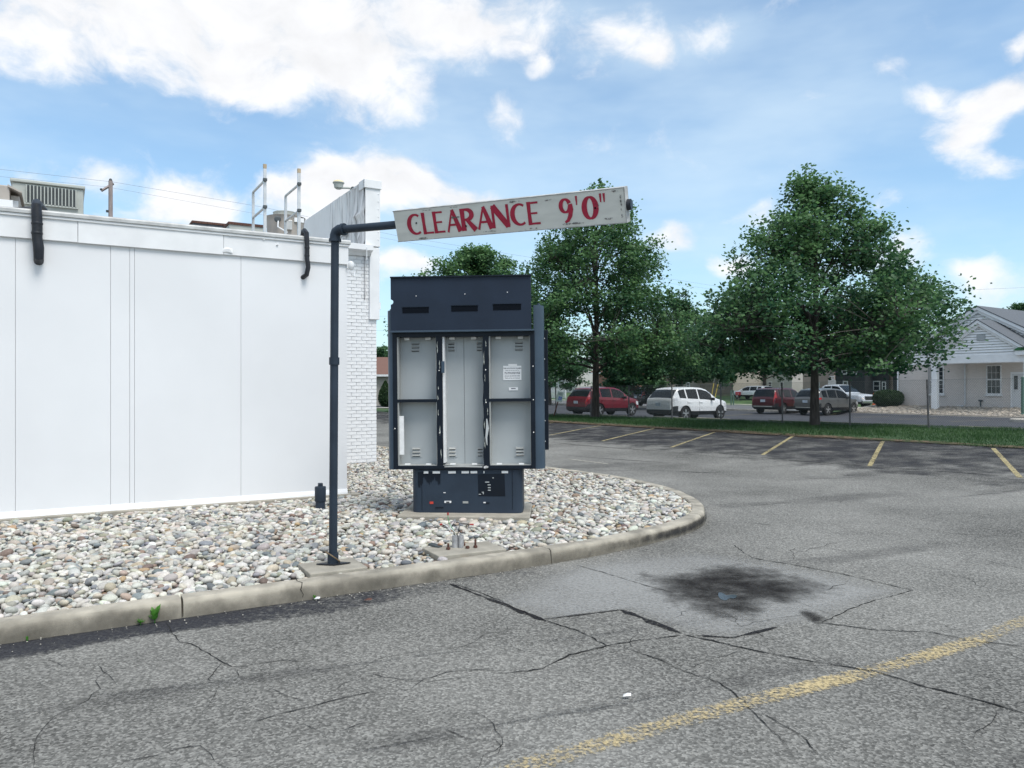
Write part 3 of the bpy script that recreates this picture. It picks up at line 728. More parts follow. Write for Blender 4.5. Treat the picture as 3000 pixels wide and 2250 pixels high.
# ------------------------------------------------------------------ river stones
def ico(sub):
    import bmesh
    bm = bmesh.new(); bmesh.ops.create_icosphere(bm, subdivisions=sub, radius=1); 
    v = np.array([p.co[:] for p in bm.verts]); f = np.array([[q.index for q in p.verts] for p in bm.faces]); bm.free(); return v, f
PAL = np.array([(.56, .55, .52), (.62, .61, .58), (.50, .49, .46), (.44, .44, .43), (.34, .35, .355), (.22, .24, .26), (.15, .17, .19), (.49, .45, .39), (.42, .36, .29), (.42, .31, .20), (.25, .18, .15), (.18, .135, .12), (.54, .49, .45), (.30, .30, .25), (.66, .655, .63), (.36, .34, .32)])
PW = np.array([13, 11, 11, 11, 10, 6, 2.5, 8, 4.5, 1.4, 2.2, 1.8, 5, 4, 8, 6]); PW = PW/PW.sum()
def variants(sub, k):
    v, f = ico(sub); out = []
    for i in range(k):
        r2 = np.random.default_rng(50+i); d = np.zeros(len(v))
        for _ in range(5):
            ax = r2.normal(size=3); ax /= np.linalg.norm(ax); d += r2.uniform(-.11, .11)*np.maximum(-.2, v@ax)**2*2
        q = v*(1+d)[:, None]; q = np.sign(q)*np.abs(q)**.9
        out.append(q)
    return out, f
def scatter(spacing, layer_z, jitter):
    xs = np.arange(-9, 3.0, spacing); ys = np.arange(1.5, 19.5, spacing)
    g = np.stack(np.meshgrid(xs, ys), -1).reshape(-1, 2); g += rng.uniform(-jitter, jitter, g.shape)*spacing
    # only where the photo can see it
    r = g[:, 0]/g[:, 1]; ok = (r > -.78) & (r < .40) & inside_bed(g); g = g[ok]
    return np.c_[g, np.full(len(g), layer_z)]
pts = np.vstack([scatter(.054, .062, .55), scatter(.056, .092, .6), scatter(.11, .110, .8)])
n = len(pts); size = rng.lognormal(math.log(.0275), .30, n).clip(.014, .056)
asp = np.c_[np.ones(n)*1.18, rng.uniform(.68, .98, n), rng.uniform(.42, .70, n)]*size[:, None]
yaw = rng.uniform(0, 2*math.pi, n); tilt = rng.normal(0, .22, n); tilt2 = rng.normal(0, .22, n)
pts[:, 2] += rng.normal(0, .009, n)
dk = np.min(np.linalg.norm(pts[:, None, :2]-INP[None, ::6, :], axis=2), axis=1) if n < 60000 else np.ones(n)
keep = dk > size*.75; 
pts[:, 2] = np.where(dk < .12, np.minimum(pts[:, 2], .098), pts[:, 2]+.012)
colr = PAL[rng.choice(len(PAL), n, p=PW)]*np.array([.97, .95, .90])*rng.uniform(.82, 1.12, (n, 1))*rng.normal(1, .025, (n, 3))
pts, size, asp, yaw, tilt, tilt2, colr = [a_[keep] for a_ in (pts, size, asp, yaw, tilt, tilt2, colr)]; n = len(pts)
def rotm(yaw, tx, ty):
    c, s_ = np.cos(yaw), np.sin(yaw); z = np.zeros_like(c); o_ = np.ones_like(c)
    Rz = np.stack([np.stack([c, -s_, z], -1), np.stack([s_, c, z], -1), np.stack([z, z, o_], -1)], -2)
    c, s_ = np.cos(tx), np.sin(tx); Rx = np.stack([np.stack([o_, z, z], -1), np.stack([z, c, -s_], -1), np.stack([z, s_, c], -1)], -2)
    c, s_ = np.cos(ty), np.sin(ty); Ry = np.stack([np.stack([c, z, s_], -1), np.stack([z, o_, z], -1), np.stack([-s_, z, c], -1)], -2)
    return Rz@Rx@Ry
RM = rotm(yaw, tilt, tilt2)
dist = np.hypot(pts[:, 0], pts[:, 1]); rr = pts[:, 0]/pts[:, 1]
score = np.where((rr > -.66) & (pts[:, 2] > .085), asp[:, 0]*np.sqrt(asp[:, 1]*asp[:, 2])/dist, 0); single = np.zeros(n, bool); single[np.argsort(-score)[:300]] = True
v2, f2 = variants(2, 7); v1, f1 = variants(1, 4)
for dist_lo, dist_hi, (vv, ff) in ((0, 11.2, (v2, f2)), (11.2, 99, (v1, f1))):
    for_v, for_f, for_c = [], [], []; base = 0
    sel = np.where((dist >= dist_lo) & (dist < dist_hi) & ~single)[0]; var_i = rng.integers(0, len(vv), len(sel))
    for k_ in range(len(vv)):
        id_ = sel[var_i == k_]
        if not len(id_): continue
        P = np.einsum('nij,nkj->nki', RM[id_], vv[k_][None]*asp[id_][:, None, :])+pts[id_][:, None, :]
        nv = len(vv[k_]); for_v.append(P.reshape(-1, 3)); for_c.append(np.repeat(colr[id_], nv, 0))
        for_f.append((ff[None]+(np.arange(len(id_))*nv)[:, None, None]+base).reshape(-1, 3)); base += nv*len(id_)
    stuff(obj('river_stones', npmesh('river_stones', np.vstack(for_v), np.vstack(for_f), 'stone_mass', True, color=np.vstack(for_c)), gbed))
sm = []
for q in v2:
    me = npmesh('stone', q, f2, 'stone_object', True); sm.append(me)
for i in np.where(single)[0]:
    o = obj('stone', sm[int(rng.integers(0, len(sm)))], gbed)
    Mx = Matrix([list(r_) for r_ in RM[i]]).to_4x4(); Mx.translation = Vector(pts[i])
    o.matrix_local = Mx @ Matrix.Diagonal((*[float(q) for q in asp[i]], 1)); o.color = (*[float(c) for c in colr[i]], 1)

# ------------------------------------------------------------------ white commercial building
bld = thing('commercial_building', 'white painted flat roofed restaurant building with stained parapet and brick corner', 'building', (0, 0, 0), BROT)
ZB, ZF, ZT = .16, 3.28, 3.60
uL = -6.0
seams = [uL]+[wu(px, V0)[0] for px in (45, 324, 380, 394, 706)]+[U1]
MB().span((uL, V0+.03, .0), (U1-.02, V0+.25, ZT-.05)).build('wall_core', 'mortar', bld)
for a_, b_ in zip(seams, seams[1:]):
    # wall panels with a hair joint between them
    MB().span((a_+.0016, V0, ZB+.03), (b_-.0016, V0+.045, ZF+.05)).build('wall_panel', 'white_paint', bld, bevel=.0015)
for u_ in (seams[3], ):
    pass
MB().span((U1-.02, V0+.05, ZB), (U1-.0, VB+.3, ZT-.05)).build('end_wall', 'white_paint', bld)
fs = [uL]+[wu(px, V0)[0] for px in (228, 654)]+[U1+.012]
for i_, (a_, b_) in enumerate(zip(fs, fs[1:])):
    MB().span((a_+.002, V0-.030-.004*(i_ % 2), ZF-.003*(i_ % 2)), (b_-.002, V0+.1, ZT-.035)).build('fascia_panel', 'white_trim', bld, bevel=.004)
MB().prism([(V0-.062, ZT-.045), (V0-.062, ZT-.005), (V0-.045, ZT+.012), (V0+.22, ZT+.03), (V0+.22, ZT-.045)], 0, uL, U1+.035).build('coping', 'galvanised', bld, bevel=.004)
MB().prism([(V0-.048, ZT-.075), (V0-.048, ZT-.047), (V0, ZT-.047), (V0, ZT-.075)], 0, uL, U1+.02).build('drip_edge', 'white_trim', bld)
MB().span((uL, V0-.11, .03), (U1+.16, V0+.03, .150)).build('foundation_ledge', 'concrete', bld, bevel=.01)
MB().prism([(V0-.03, .145), (V0-.022, .175), (V0-.004, .215), (V0+.01, .215), (V0+.01, .145)], 0, uL, U1).build('base_flashing', 'white_trim', bld)
MB().span((uL, V0+.2, ZT-.20), (U1-.03, VB+.2, ZT-.12)).build('roof', 'roof_gravel', bld)
MB().span((uL, VB+.22, ZT-.20), (UB-.25, 24, ZT-.12)).build('roof', 'roof_gravel', bld)
# torn flashing lumps at a fascia joint
for (px, py, s_) in ((672, 686, .05), (665, 735, .06), (770, 703, .018), (810, 718, .016)):
    uu, dd = wu(px, V0); zz = zpx(py, dd); b = MB()
    vv_, ff_ = ico(1); q = vv_*np.array([s_*1.0, .012, s_*.8])*(1+rng.uniform(-.45, .45, (len(vv_), 1)))+np.array([uu, V0-.036, zz])
    b.add(q.tolist(), ff_.tolist()); b.build('torn_flashing', 'white_trim', bld)
# brick return wall, bricks laid one by one
bh, bl_, jt = .0572, .196, .011
ub0 = wu(1004, VB)[0]
MB().span((ub0-.3, VB+.012, .05), (UB-.006, VB+.3, 4.30)).build('mortar_bed', 'mortar', bld)
bm_ = MB().box((0, 0, 0), (bl_, .06, bh)).mesh('brick', 'white_brick'); hm_ = MB().box((0, 0, 0), (bl_/2-jt/2, .06, bh)).mesh('brick', 'white_brick')
row = 0; z_ = .13; nb = 0
while z_ < 4.20:
    x_ = UB; first = True
    while x_ > ub0+.02:
        half = first and row % 2 == 1
        l_ = bl_/2-jt/2 if half else bl_
        if nb < 300:
            o = obj('brick', hm_ if half else bm_, bld); o.location = (x_-l_/2, VB+.030+random.uniform(-.003, .003), z_+bh/2); o.rotation_euler = (random.uniform(-.01, .01), 0, random.uniform(-.006, .006)); nb += 1
        x_ -= l_+jt; first = False
    z_ += bh+jt; row += 1
ut0 = wu(1081, VB)[0]; ut1 = UB+.05
MB().span((ut0, VB-.045, zpx(936, 15.1)), (ut1, VB+.25, 4.34)).build('corner_trim', 'white_trim', bld, bevel=.006)
MB().span((ut1-.06, VB-.02, zpx(905, 15.1)), (ut1+.03, VB+.25, zpx(885, 15.1))).build('trim_bracket', 'white_trim', bld)
MB().prism([(VB+.05, 4.16), (VB-.05, 4.16), (VB-.10, 4.22), (VB-.20, 4.25), (VB-.20, 4.36), (VB+.05, 4.36)], 0, ub0-.2, ut0+.02).build('gutter', 'white_trim', bld, bevel=.005)
MB().tube([(ut0-.12, VB-.21, 4.30), (ut0-.12, VB-.21, 4.05)], .008, 6).build('gutter_strap', 'white_trim', bld)
# parapet seen from behind: wrinkled membrane, white end cap
up0 = wu(1068, VB)[0]; ZP = 5.64
MB().span((up0, VB-.05, 4.36), (ut1+.01, VB+.22, ZP-.14)).build('parapet_end', 'white_trim', bld, bevel=.006)
for i_ in range(7):
    zz = 4.5+i_*.15; MB().lathe([(.012, 0), (.010, -.008), (.002, -.012)], (ut1-.03, VB-.05, zz), 8, 'y').build('rivet', 'white_trim', bld)
MB().span((up0-.03, VB-.08, ZP-.15), (ut1+.03, VB+.26, ZP+.02)).build('parapet_cap', 'white_trim', bld, bevel=.008)
nv_, nz_ = 70, 26; vs = []; vv0, vv1 = VB-.045, 21.5
for j in range(nz_+1):
    for i in range(nv_+1):
        v_ = vv0+(vv1-vv0)*i/nv_; z_ = 3.3+(ZP-3.3)*j/nz_
        ripple = .020*math.sin(v_*16+2.5*math.sin(z_*3))*math.exp(-(v_-vv0)*.7)*cl((z_-4.8)*2+.4)
        fold = .05*math.exp(-((z_-(5.05-.10*(v_-vv0)))/.045)**2)*cl(1.4-(v_-vv0)*.35)
        fold2 = .045*math.exp(-((z_-(4.35+.62*(v_-vv0)))/.05)**2)*cl(1.2-(v_-vv0)*.9)
        vs.append((up0-.01-ripple-fold-fold2+.01*math.sin(v_*3.1+z_*2), v_, z_))
b = MB(); b.v = vs; b.f = [(j*(nv_+1)+i, j*(nv_+1)+i+1, (j+1)*(nv_+1)+i+1, (j+1)*(nv_+1)+i) for j in range(nz_) for i in range(nv_)]
MEM = b.build('parapet_membrane', 'membrane', bld, smooth=True)
m_ = MATS['membrane']; N, L = m_.node_tree.nodes, m_.node_tree.links; Pn = N['Principled BSDF']; src = Pn.inputs['Base Color'].links[0].from_socket
tc_ = N.new('ShaderNodeTexCoord'); mp = N.new('ShaderNodeMapping'); mp.inputs['Scale'].default_value = (1, 6.5, .75); L.new(tc_.outputs['Object'], mp.inputs[0])
ns = N.new('ShaderNodeTexNoise'); ns.inputs['Scale'].default_value = 1.2; ns.inputs['Detail'].default_value = 6; ns.inputs['Roughness'].default_value = .65; L.new(mp.outputs[0], ns.inputs['Vector'])
sp_ = N.new('ShaderNodeSeparateXYZ'); L.new(tc_.outputs['Object'], sp_.inputs[0])
nrv = N.new('ShaderNodeMapRange'); nrv.inputs['From Min'].default_value = 14.5; nrv.inputs['From Max'].default_value = 17.5; nrv.inputs['To Min'].default_value = .14; nrv.inputs['To Max'].default_value = -.10; L.new(sp_.outputs[1], nrv.inputs['Value'])
ad_ = N.new('ShaderNodeMath'); ad_.operation = 'ADD'; L.new(ns.outputs['Fac'], ad_.inputs[0]); L.new(nrv.outputs[0], ad_.inputs[1])
rm_ = N.new('ShaderNodeMapRange'); rm_.clamp = True; rm_.inputs['From Min'].default_value = .50; rm_.inputs['From Max'].default_value = .80; L.new(ad_.outputs[0], rm_.inputs['Value'])
mx_ = N.new('ShaderNodeMixRGB'); L.new(rm_.outputs[0], mx_.inputs[0]); L.new(src, mx_.inputs[1]); mx_.inputs[2].default_value = (.13, .115, .11, 1); L.new(mx_.outputs[0], Pn.inputs['Base Color'])
MB().span((up0+.0, VB+.25, ZP-.03), (ut1, 21.5, ZP+.012)).build('parapet_coping', 'white_trim', bld)
MB().span((up0+.02, VB+.25, 3.3), (ut1-.01, 21.5, ZP-.04)).build('parapet_wall', 'mortar', bld)
# conduit and box on the membrane
MB().tube([(up0-.06, VB+1.2, 4.75), (up0-.06, VB+3.6, 4.4)], .016, 6).build('conduit', 'galvanised', bld, smooth=True)
MB().box((up0-.06, VB+1.05, 4.80), (.06, .16, .14)).build('junction_box', 'galvanised', bld)
MB().box((up0-.05, VB+2.3, 4.05), (.03, .06, .38)).build('rusty_bracket', 'rust', bld)
# floodlight on top of the parapet
fl = thing('floodlight', 'small amber lensed floodlight clamped to the top of the parapet', 'floodlight', (0, 0, 0), BROT)
lu, lv, lz = up0-.22, VB+.95, ZP+.10
MB().lathe([(.05, -.085), (.085, -.06), (.10, .02), (.12, .035), (.12, .05)], (lu, lv, lz), 14).build('housing', 'unit_grey', fl, smooth=True)
MB().lathe([(.115, .05), (.10, .075), (.05, .095), (.01, .10)], (lu, lv, lz), 14).build('lens', 'amber', fl, smooth=True)
MB().tube([(lu, lv, lz-.06), (lu+.16, lv-.05, lz-.05), (lu+.26, lv-.1, lz-.06)], .022, 8).build('arm', 'unit_grey', fl, smooth=True)
MB().box((lu+.30, lv-.1, lz-.07), (.14, .14, .07)).build('mount', 'unit_dark', fl, bevel=.008)
# security camera at the corner
sc_ = thing('security_camera', 'white dome security camera under the fascia at the wall corner', 'camera', (0, 0, 0), BROT)
uu, dd = U1+.05, wu(1026, V0)[1]
MB().lathe([(.030, -.06), (.045, -.03), (.048, .01), (.04, .04), (.015, .055)], (U1+.045, V0-.02, zpx(779, 10.6)), 14).build('dome', 'white_trim', sc_, smooth=True)
MB().box((U1+.015, V0-.01, zpx(779, 10.6)-.02), (.05, .05, .05)).build('mount', 'white_trim', sc_)
MB().tube([(U1+.04, V0-.02, zpx(779, 10.6)-.05), (U1+.06, V0-.03, zpx(779, 10.6)-.12), (U1+.02, V0-.02, zpx(779, 10.6)-.09), (U1+.14, V0+.1, zpx(779, 10.6)-.14), (U1+.2, V0+.3, zpx(779, 10.6)-.05)], .005, 5).build('cable', 'white_trim', sc_)
# black rubber-wrapped pipes over the parapet
def wrapped_pipe(px, ytop, ybot, dia, hook, label):
    uu, dd = wu(px, V0-.06); r = dia/2; zt = zpx(ytop, dd)-r; zb = zpx(ybot, dd)+r
    t = thing('wrapped_pipe', label, 'pipe', (0, 0, 0), BROT, 'black pipes bent over the roof edge')
    pts = [(uu+.1, V0+.55, ZT-.05), (uu+.05, V0+.30, zt-.02), (uu+.01, V0+.12, zt), (uu, V0+.02, zt-.005), (uu, V0-.05-r, zt-.06), (uu+.005, V0-.052-r, zt-.2)]
    nz = 7
    for i in range(1, nz): pts.append((uu+.004*math.sin(i*1.3)+.02*i/nz, V0-.05-r, zt-.2+(zb+.05-zt+.2)*i/nz))
    pts += [(uu+.022+hook*.4, V0-.05-r*.8, zb), (uu+.02+hook, V0+.01, zb-.03)]
    rad = [r*(1+random.uniform(-.05, .05)) for _ in pts]
    MB().tube(pts, rad, 12).build('pipe', 'rubber_black', t, smooth=True)
    for q in (.3, .62):
        c = pts[5+int(q*6)]; MB().lathe([(r*1.06, -.014), (r*1.14, 0), (r*1.06, .014)], c, 12).build('tape_band', 'rubber_black', t, smooth=True)
    return t
wrapped_pipe(107, 577, 768, .105, .0, 'thick black rubber wrapped pipe bent over the roof edge near the condenser')
wrapped_pipe(897, 664, 812, .062, -.05, 'thin black rubber wrapped pipe bent over the roof edge beside the exhaust fan')
for px, w_, v_, lab in ((92, .62, 10.75, 'black pipe boot on the roof behind the thick wrapped pipe'), (868, .50, 11.0, 'black pipe boot on the roof below the exhaust fan')):
    uu, dd = wu(px, v_); b = MB(); h_ = .26
    b.lathe([(w_*.36, -.3), (w_*.36, h_*.35), (w_*.33, h_*.45), (w_*.10, h_*.5)], (uu, v_, ZT-.02), 14)
    b.tube([(uu-w_*.55, v_, ZT-.02), (uu-w_*.3, v_, ZT+.06), (uu, v_, ZT+.08)], [.04, .06, .07], 8)
    o = b.build('pipe_boot', 'rubber_black', None, smooth=True); o.rotation_euler = (0, 0, BROT); tag(o, lab, 'roof flashing')
# roof access ladder rails
lad = thing('roof_ladder', 'white metal walk-through ladder rails rising above the roof edge', 'ladder', (0, 0, 0), BROT)
for px, top in ((776, 494), (876, 507)):
    uu, dd = wu(px, 10.8); zt = zpx(top, dd); vf = 11.55
    MB().box((uu, 10.8, (zt+ZT-.1)/2), (.040, .028, zt-ZT+.1)).build('rail', 'aluminium', lad)
    MB().box((uu, vf, (zt-.17+ZT-.1)/2), (.036, .028, zt-.17-ZT+.1)).build('rail', 'aluminium', lad)
    MB().box((uu, 10.8, zt+.03), (.044, .032, .06)).build('rail_cap', 'pale_wood', lad)
    for zz in (zt-.16, zt-.53, zt-.90):
        MB().tube([(uu, 10.8, zz), (uu, vf, zz)], .017, 8).build('rung', 'aluminium', lad)
        MB().box((uu-.005, 10.77, zz), (.05, .05, .035)).build('clamp', 'unit_dark', lad)
# exhaust fan
uu, dd = wu(836, 13.0); fan = thing('exhaust_fan', 'round cream upblast exhaust fan standing on the roof beside the ladder', 'exhaust fan', (0, 0, 0), BROT)
zr, zc = zpx(640, 12.85), zpx(625, 12.85); rf = 113/2*12.85/F
MB().lathe([(rf*.78, ZT-.3), (rf*.84, ZT+.1), (rf*.93, zr-.1), (rf*.98, zr-.012), (rf*1.02, zr), (rf*.9, zr+.01), (rf*.66, zr+.012)], (uu, 13, 0), 26).build('drum', 'unit_tan', fan, smooth=True)
MB().lathe([(rf*.60, zr), (rf*.61, zc-.01), (rf*.63, zc), (rf*.55, zc+.01), (rf*.2, zc+.015)], (uu, 13, 0), 26).build('hood', 'unit_grey', fan, smooth=True)
MB().box((uu-.02, 13-rf*.95, zr-.17), (.10, .06, .16)).build('switch_box', 'galvanised', fan, bevel=.008)
MB().lathe([(.05, 0), (.055, -.03), (.03, -.04)], (uu-.20, 13-rf*.86, zr-.09), 12, 'y').build('port', 'unit_dark', fan)
MB().tube([(uu-.19, 13-rf*.95, zr-.12), (uu-.20, 13-rf*1.0, zr-.22), (uu-.05, 13-rf*1.02, zr-.3)], .014, 6).build('cable', 'paper', fan)
MB().box((uu+.15, 13-rf*.93, zr-.07), (.16, .02, .07)).build('nameplate', 'paper', fan)
# rooftop units
hv = thing('condenser_unit', 'grey rooftop condenser with upright louvre bars along its side', 'rooftop unit', (0, 0, 0), BROT)
ua, da = wu(34, 13.0); ub_, db = wu(245, 13.0); zt = zpx(549, db)
MB().span((ua, 13.0, 3.35), (ub_, 14.4, zt-.03)).build('casing', 'unit_grey', hv, bevel=.02)
MB().span((ua-.02, 12.97, zt-.03), (ub_+.02, 14.43, zt+.015)).build('lid', 'unit_grey', hv, bevel=.01)
zl0, zl1 = zpx(590, da), zt-.06
MB().span((ua+.18, 12.985, zl0), (ub_-.10, 12.998, zl1)).build('coil', 'unit_dark', hv)
nl = 14
for i in range(nl+1):
    u_ = ua+.18+(ub_-.10-ua-.18)*i/nl; MB().box((u_, 12.972, (zl0+zl1)/2), (.013, .03, zl1-zl0)).build('louvre_bar', 'unit_grey', hv)
MB().span((ua+.15, 12.965, zl0-.02), (ub_-.07, 12.997, zl0)).build('sill', 'unit_grey', hv)
hv = thing('rooftop_unit', 'tan rooftop air handler with sloped hood in front of the condenser', 'rooftop unit', (0, 0, 0), BROT)
ua, da = wu(-160, 11.9); ub_, db = wu(56, 11.9); um = wu(28, 11.9)[0]; zt = zpx(537, da*.4+db*.6)
MB().span((ua, 11.9, 3.35), (um, 13.0, zt)).build('casing', 'unit_tan', hv, bevel=.015)
MB().span((um+.002, 12.02, 3.35), (ub_, 12.9, zt-.10)).build('side_panel', 'unit_tan', hv, bevel=.01)
MB().prism([(um-.02, zt+.01), (ub_+.03, zt-.07), (ub_+.03, zt-.085), (um-.02, zt-.02)], 1, 11.88, 13.0).build('hood', 'unit_tan', hv)
MB().box((wu(8, 11.9)[0], 11.893, zpx(570, 9.4)), (.22, .008, .14)).build('label_plate', 'paper', hv)
MB().box(((um+ub_)/2, 12.012, zpx(572, 9.4)), (.08, .008, .2)).build('label_plate', 'paper', hv)
# low roof boxes in the distance
for pa, pb, pt, v_, nm, lab, m1 in ((565, 680, 652, 17, 'roof_curb', 'low rusty edged roof curb behind the coping', 'shingle'), (672, 778, 655, 14.6, 'duct_box', 'low grey duct box with rusty rim beside the ladder', 'unit_grey')):
    ua, da = wu(pa, v_); ub_, db = wu(pb, v_); t = thing(nm, lab, 'roof box', (0, 0, 0), BROT)
    z1 = zpx(pt, (da+db)/2); MB().span((ua, v_, 3.35), (ub_, v_+1.2, z1-.04)).build('side', m1, t); MB().span((ua-.02, v_-.02, z1-.045), (ub_+.02, v_+1.22, z1)).build('rim', 'rust', t)

# ------------------------------------------------------------------ menu board
mbd = thing('menu_board', 'tall dark navy drive-through menu board with empty grey panels on a pedestal', 'menu board', (BX, BY, 0))
mbd.rotation_euler = (0, BROLL*-1, BYAW)
lx = lambda xd: (xd-1009)*.00532
lz = lambda yd: CZ+(834-yd)*.00532
def rounded(x0, x1, y0, y1, r, n=6):
    out = []
    for cx_, cy_, a0 in ((x1-r, y1-r, 0), (x0+r, y1-r, 90), (x0+r, y0+r, 180), (x1-r, y0+r, 270)):
        out += [(cx_+r*math.cos(R(a0+90*i/n)), cy_+r*math.sin(R(a0+90*i/n))) for i in range(n+1)]
    return out
MB().prism(rounded(lx(889), lx(1130), .02, .56, .085), 2, .155, .675).build('pedestal', 'pedestal_navy', mbd, smooth=True)
for xd in (911, 1108): MB().box((lx(xd), .0185, .43), (.004, .004, .47)).build('pedestal_seam', 'board_black', mbd)
MB().span((lx(905), .008, .655), (lx(1122), .5, .667)).build('soffit', 'board_black', mbd)
DEP = .52
# side columns: outer faces rounded
for sgn, x0, x1, zt in ((-1, lx(836), lx(853), lz(668)), (1, lx(1157), lx(1179), lz(661))):
    w_ = abs(x1-x0); n_ = 8; poly = []
    if sgn > 0:
        poly = [(x0, .0), (x0+.015, .0)]+[(x0+.015+(w_-.015)*math.sin(R(90*i/n_)), .13-.13*math.cos(R(90*i/n_))) for i in range(1, n_+1)]+[(x1, DEP-.08), (x1-.03, DEP), (x0, DEP)]
    else:
        poly = [(x1, .0), (x1-.015, .0)]+[(x1-.015-(w_-.015)*math.sin(R(90*i/n_)), .13-.13*math.cos(R(90*i/n_))) for i in range(1, n_+1)]+[(x0, DEP-.08), (x0+.03, DEP), (x1, DEP)]
    MB().prism(poly, 2, lz(1014), zt).build('side_column', 'board_grey', mbd, smooth=True)
    MB().lathe([(.018, 0), (.018, .02), (.008, .026)], ((x0+x1)/2, .1, zt), 8).build('column_bolt', 'board_grey', mbd)
XL, XR, ZB0, ZT0 = lx(850.5), lx(1159), lz(1013.5), lz(716)
MB().span((XL+.02, .17, ZB0+.01), (XR-.02, DEP-.02, ZT0)).build('cabinet', 'board_navy', mbd)
fw = .052
for nm, a_, b_ in (('frame_bar', (XL, -.012, ZB0), (XL+fw, .168, ZT0)), ('frame_bar', (XR-fw, -.012, ZB0), (XR, .168, ZT0)),
                   ('frame_bar', (XL+fw, -.010, ZT0-.058), (XR-fw, .168, ZT0)), ('frame_bar', (XL+fw, -.010, ZB0), (XR-fw, .168, ZB0+.042))):
    MB().span(a_, b_).build(nm, 'board_black', mbd, bevel=.004)
M1, M2 = lx(952.5), lx(1053.5); mw = .070; zi0, zi1 = ZB0+.042, ZT0-.058
for i_, mxx in enumerate((M1, M2)):
    b = MB(); n_ = 16
    for i in range(n_+1):
        z_ = zi0+(zi1-zi0)*i/n_; k1 = (.006*math.sin(i*1.9+i_*2) if i_ else .003*math.sin(i*1.1)); 
        for dx_, dy_ in ((-mw/2+k1, -.006), (mw/2+k1*.4, -.006), (mw/2, .165), (-mw/2, .165)): b.v.append((mxx+dx_, dy_, z_))
    b.f = [(i*4+j, i*4+(j+1) % 4, i*4+4+(j+1) % 4, i*4+4+j) for i in range(n_) for j in range(4)]+[(0, 1, 2, 3), (n_*4+3, n_*4+2, n_*4+1, n_*4)]
    mu = b.build('mullion', 'board_black', mbd, fix=True)
    # bent bare-metal lip and torn silver film hanging from the mullion
    z_ = zi1-.05
    while z_ > zi0+.1:
        l_ = random.uniform(.03, .16); xo = mxx+random.uniform(-.022, .018); n_s = 5
        pts = [(xo+random.uniform(-.004, .004), z_-l_*i/n_s) for i in range(n_s+1)]
        MB().strip(pts, [.001]+[random.uniform(.002, .011) for _ in range(n_s-1)]+[.001], -.0085).build('torn_film', 'unit_grey', mu)
        z_ -= l_+random.uniform(.04, .22)
MB().strip([(M2+.004, lz(905)), (M2+.012, lz(925)), (M2-.002, lz(945)), (M2+.006, lz(962))], [.012, .035, .022, .008], -.012).build('torn_flap', 'aluminium', mbd)
vv_, ff_ = ico(1); b = MB(); b.add((vv_*np.array([.045, .03, .022])*(1+rng.uniform(-.3, .3, (len(vv_), 1)))+np.array([M2-.01, -.02, lz(1009)])).tolist(), ff_.tolist()); b.build('crumpled_film', 'aluminium', mbd)
MB().strip([(M1+.05, lz(1008)), (M1+.25, lz(1006.5)), (M2-.05, lz(1008.5))], [.01, .024, .014], -.0135).build('torn_film', 'galvanised', mbd)
hb = lz(865)
for a_, b_ in ((XL+fw, M1-mw/2), (M2+mw/2, XR-fw)): MB().span((a_, -.006, hb-.017), (b_, .16, hb+.017)).build('cross_bar', 'board_black', mbd)
bays = [(XL+fw, M1-mw/2), (M1+mw/2, M2-mw/2), (M2+mw/2, XR-fw)]
def louvre(cx_, cz_, par, mat_='panel_vent', w_=.092, y0=.139):
    lo = MB().box((cx_, y0-.003, cz_), (w_+.035, .006, .125)).build('louvre_plate', 'panel_grey', par)
    for q in (-.038, 0, .038):
        MB().prism([(y0-.006, cz_+q-.010), (y0-.020, cz_+q-.007), (y0-.006, cz_+q+.012)], 0, cx_-w_/2, cx_+w_/2).build('slot', mat_, lo)
        MB().box((cx_, y0-.0065, cz_+q-.0135), (w_*.94, .002, .007)).build('slot_gap', 'slot_black', lo)
for i_, (a_, b_) in enumerate(bays):
    if i_ == 1:
        ms = lx(1003); MB().span((a_, .140, zi0), (ms-.002, .16, zi1)).build('back_panel', 'panel_grey', mbd); MB().span((ms+.002, .140, zi0), (b_, .16, zi1)).build('back_panel', 'panel_grey', mbd)
        MB().span((ms-.002, .148, zi0), (ms+.002, .16, zi1)).build('panel_seam', 'slot_black', mbd)
        MB().span((a_, .01, zi0+.03), (a_+.022, .138, zi1)).build('liner_strip', 'white_tape', mbd)
        for zz in (lz(747), lz(978)): louvre(a_+.088, zz, mbd, w_=.075); louvre(b_-.052, zz, mbd, w_=.06)
    else:
        MB().span((a_, .140, zi0), (b_, .16, zi1)).build('back_panel', 'panel_grey', mbd)
        MB().span((a_, .0, zi0), (a_+.014, .139, zi1)).build('inner_return', 'panel_vent', mbd)
        MB().span((b_-.006, .0, zi0), (b_, .139, zi1)).build('inner_return', 'panel_vent', mbd)
        for zz in (lz(747), lz(978)): louvre((lx(896) if i_ == 0 else lx(1124)), zz, mbd)
    MB().span((a_, .0, zi0), (b_, .139, zi0+.006)).build('bay_floor', 'panel_vent', mbd)
    for q in (.22, .76):
        MB().box((a_+(b_-a_)*q, .10, zi1-.015), (.06, .05, .025)).build('lamp_socket', 'white_tape', mbd)
        MB().box((a_+(b_-a_)*q, .06, zi0+.012), (.06, .05, .012)).build('lamp_socket', 'white_tape', mbd)
MB().span((bays[0][0]+.0145, .02, lz(982)), (bays[0][0]+.065, .045, lz(898))).build('loose_white_strip', 'white_tape', mbd)
MB().span((M1+.028, -.03, lz(805)), (M1+.062, -.013, lz(780))).build('latch', 'board_grey', mbd)
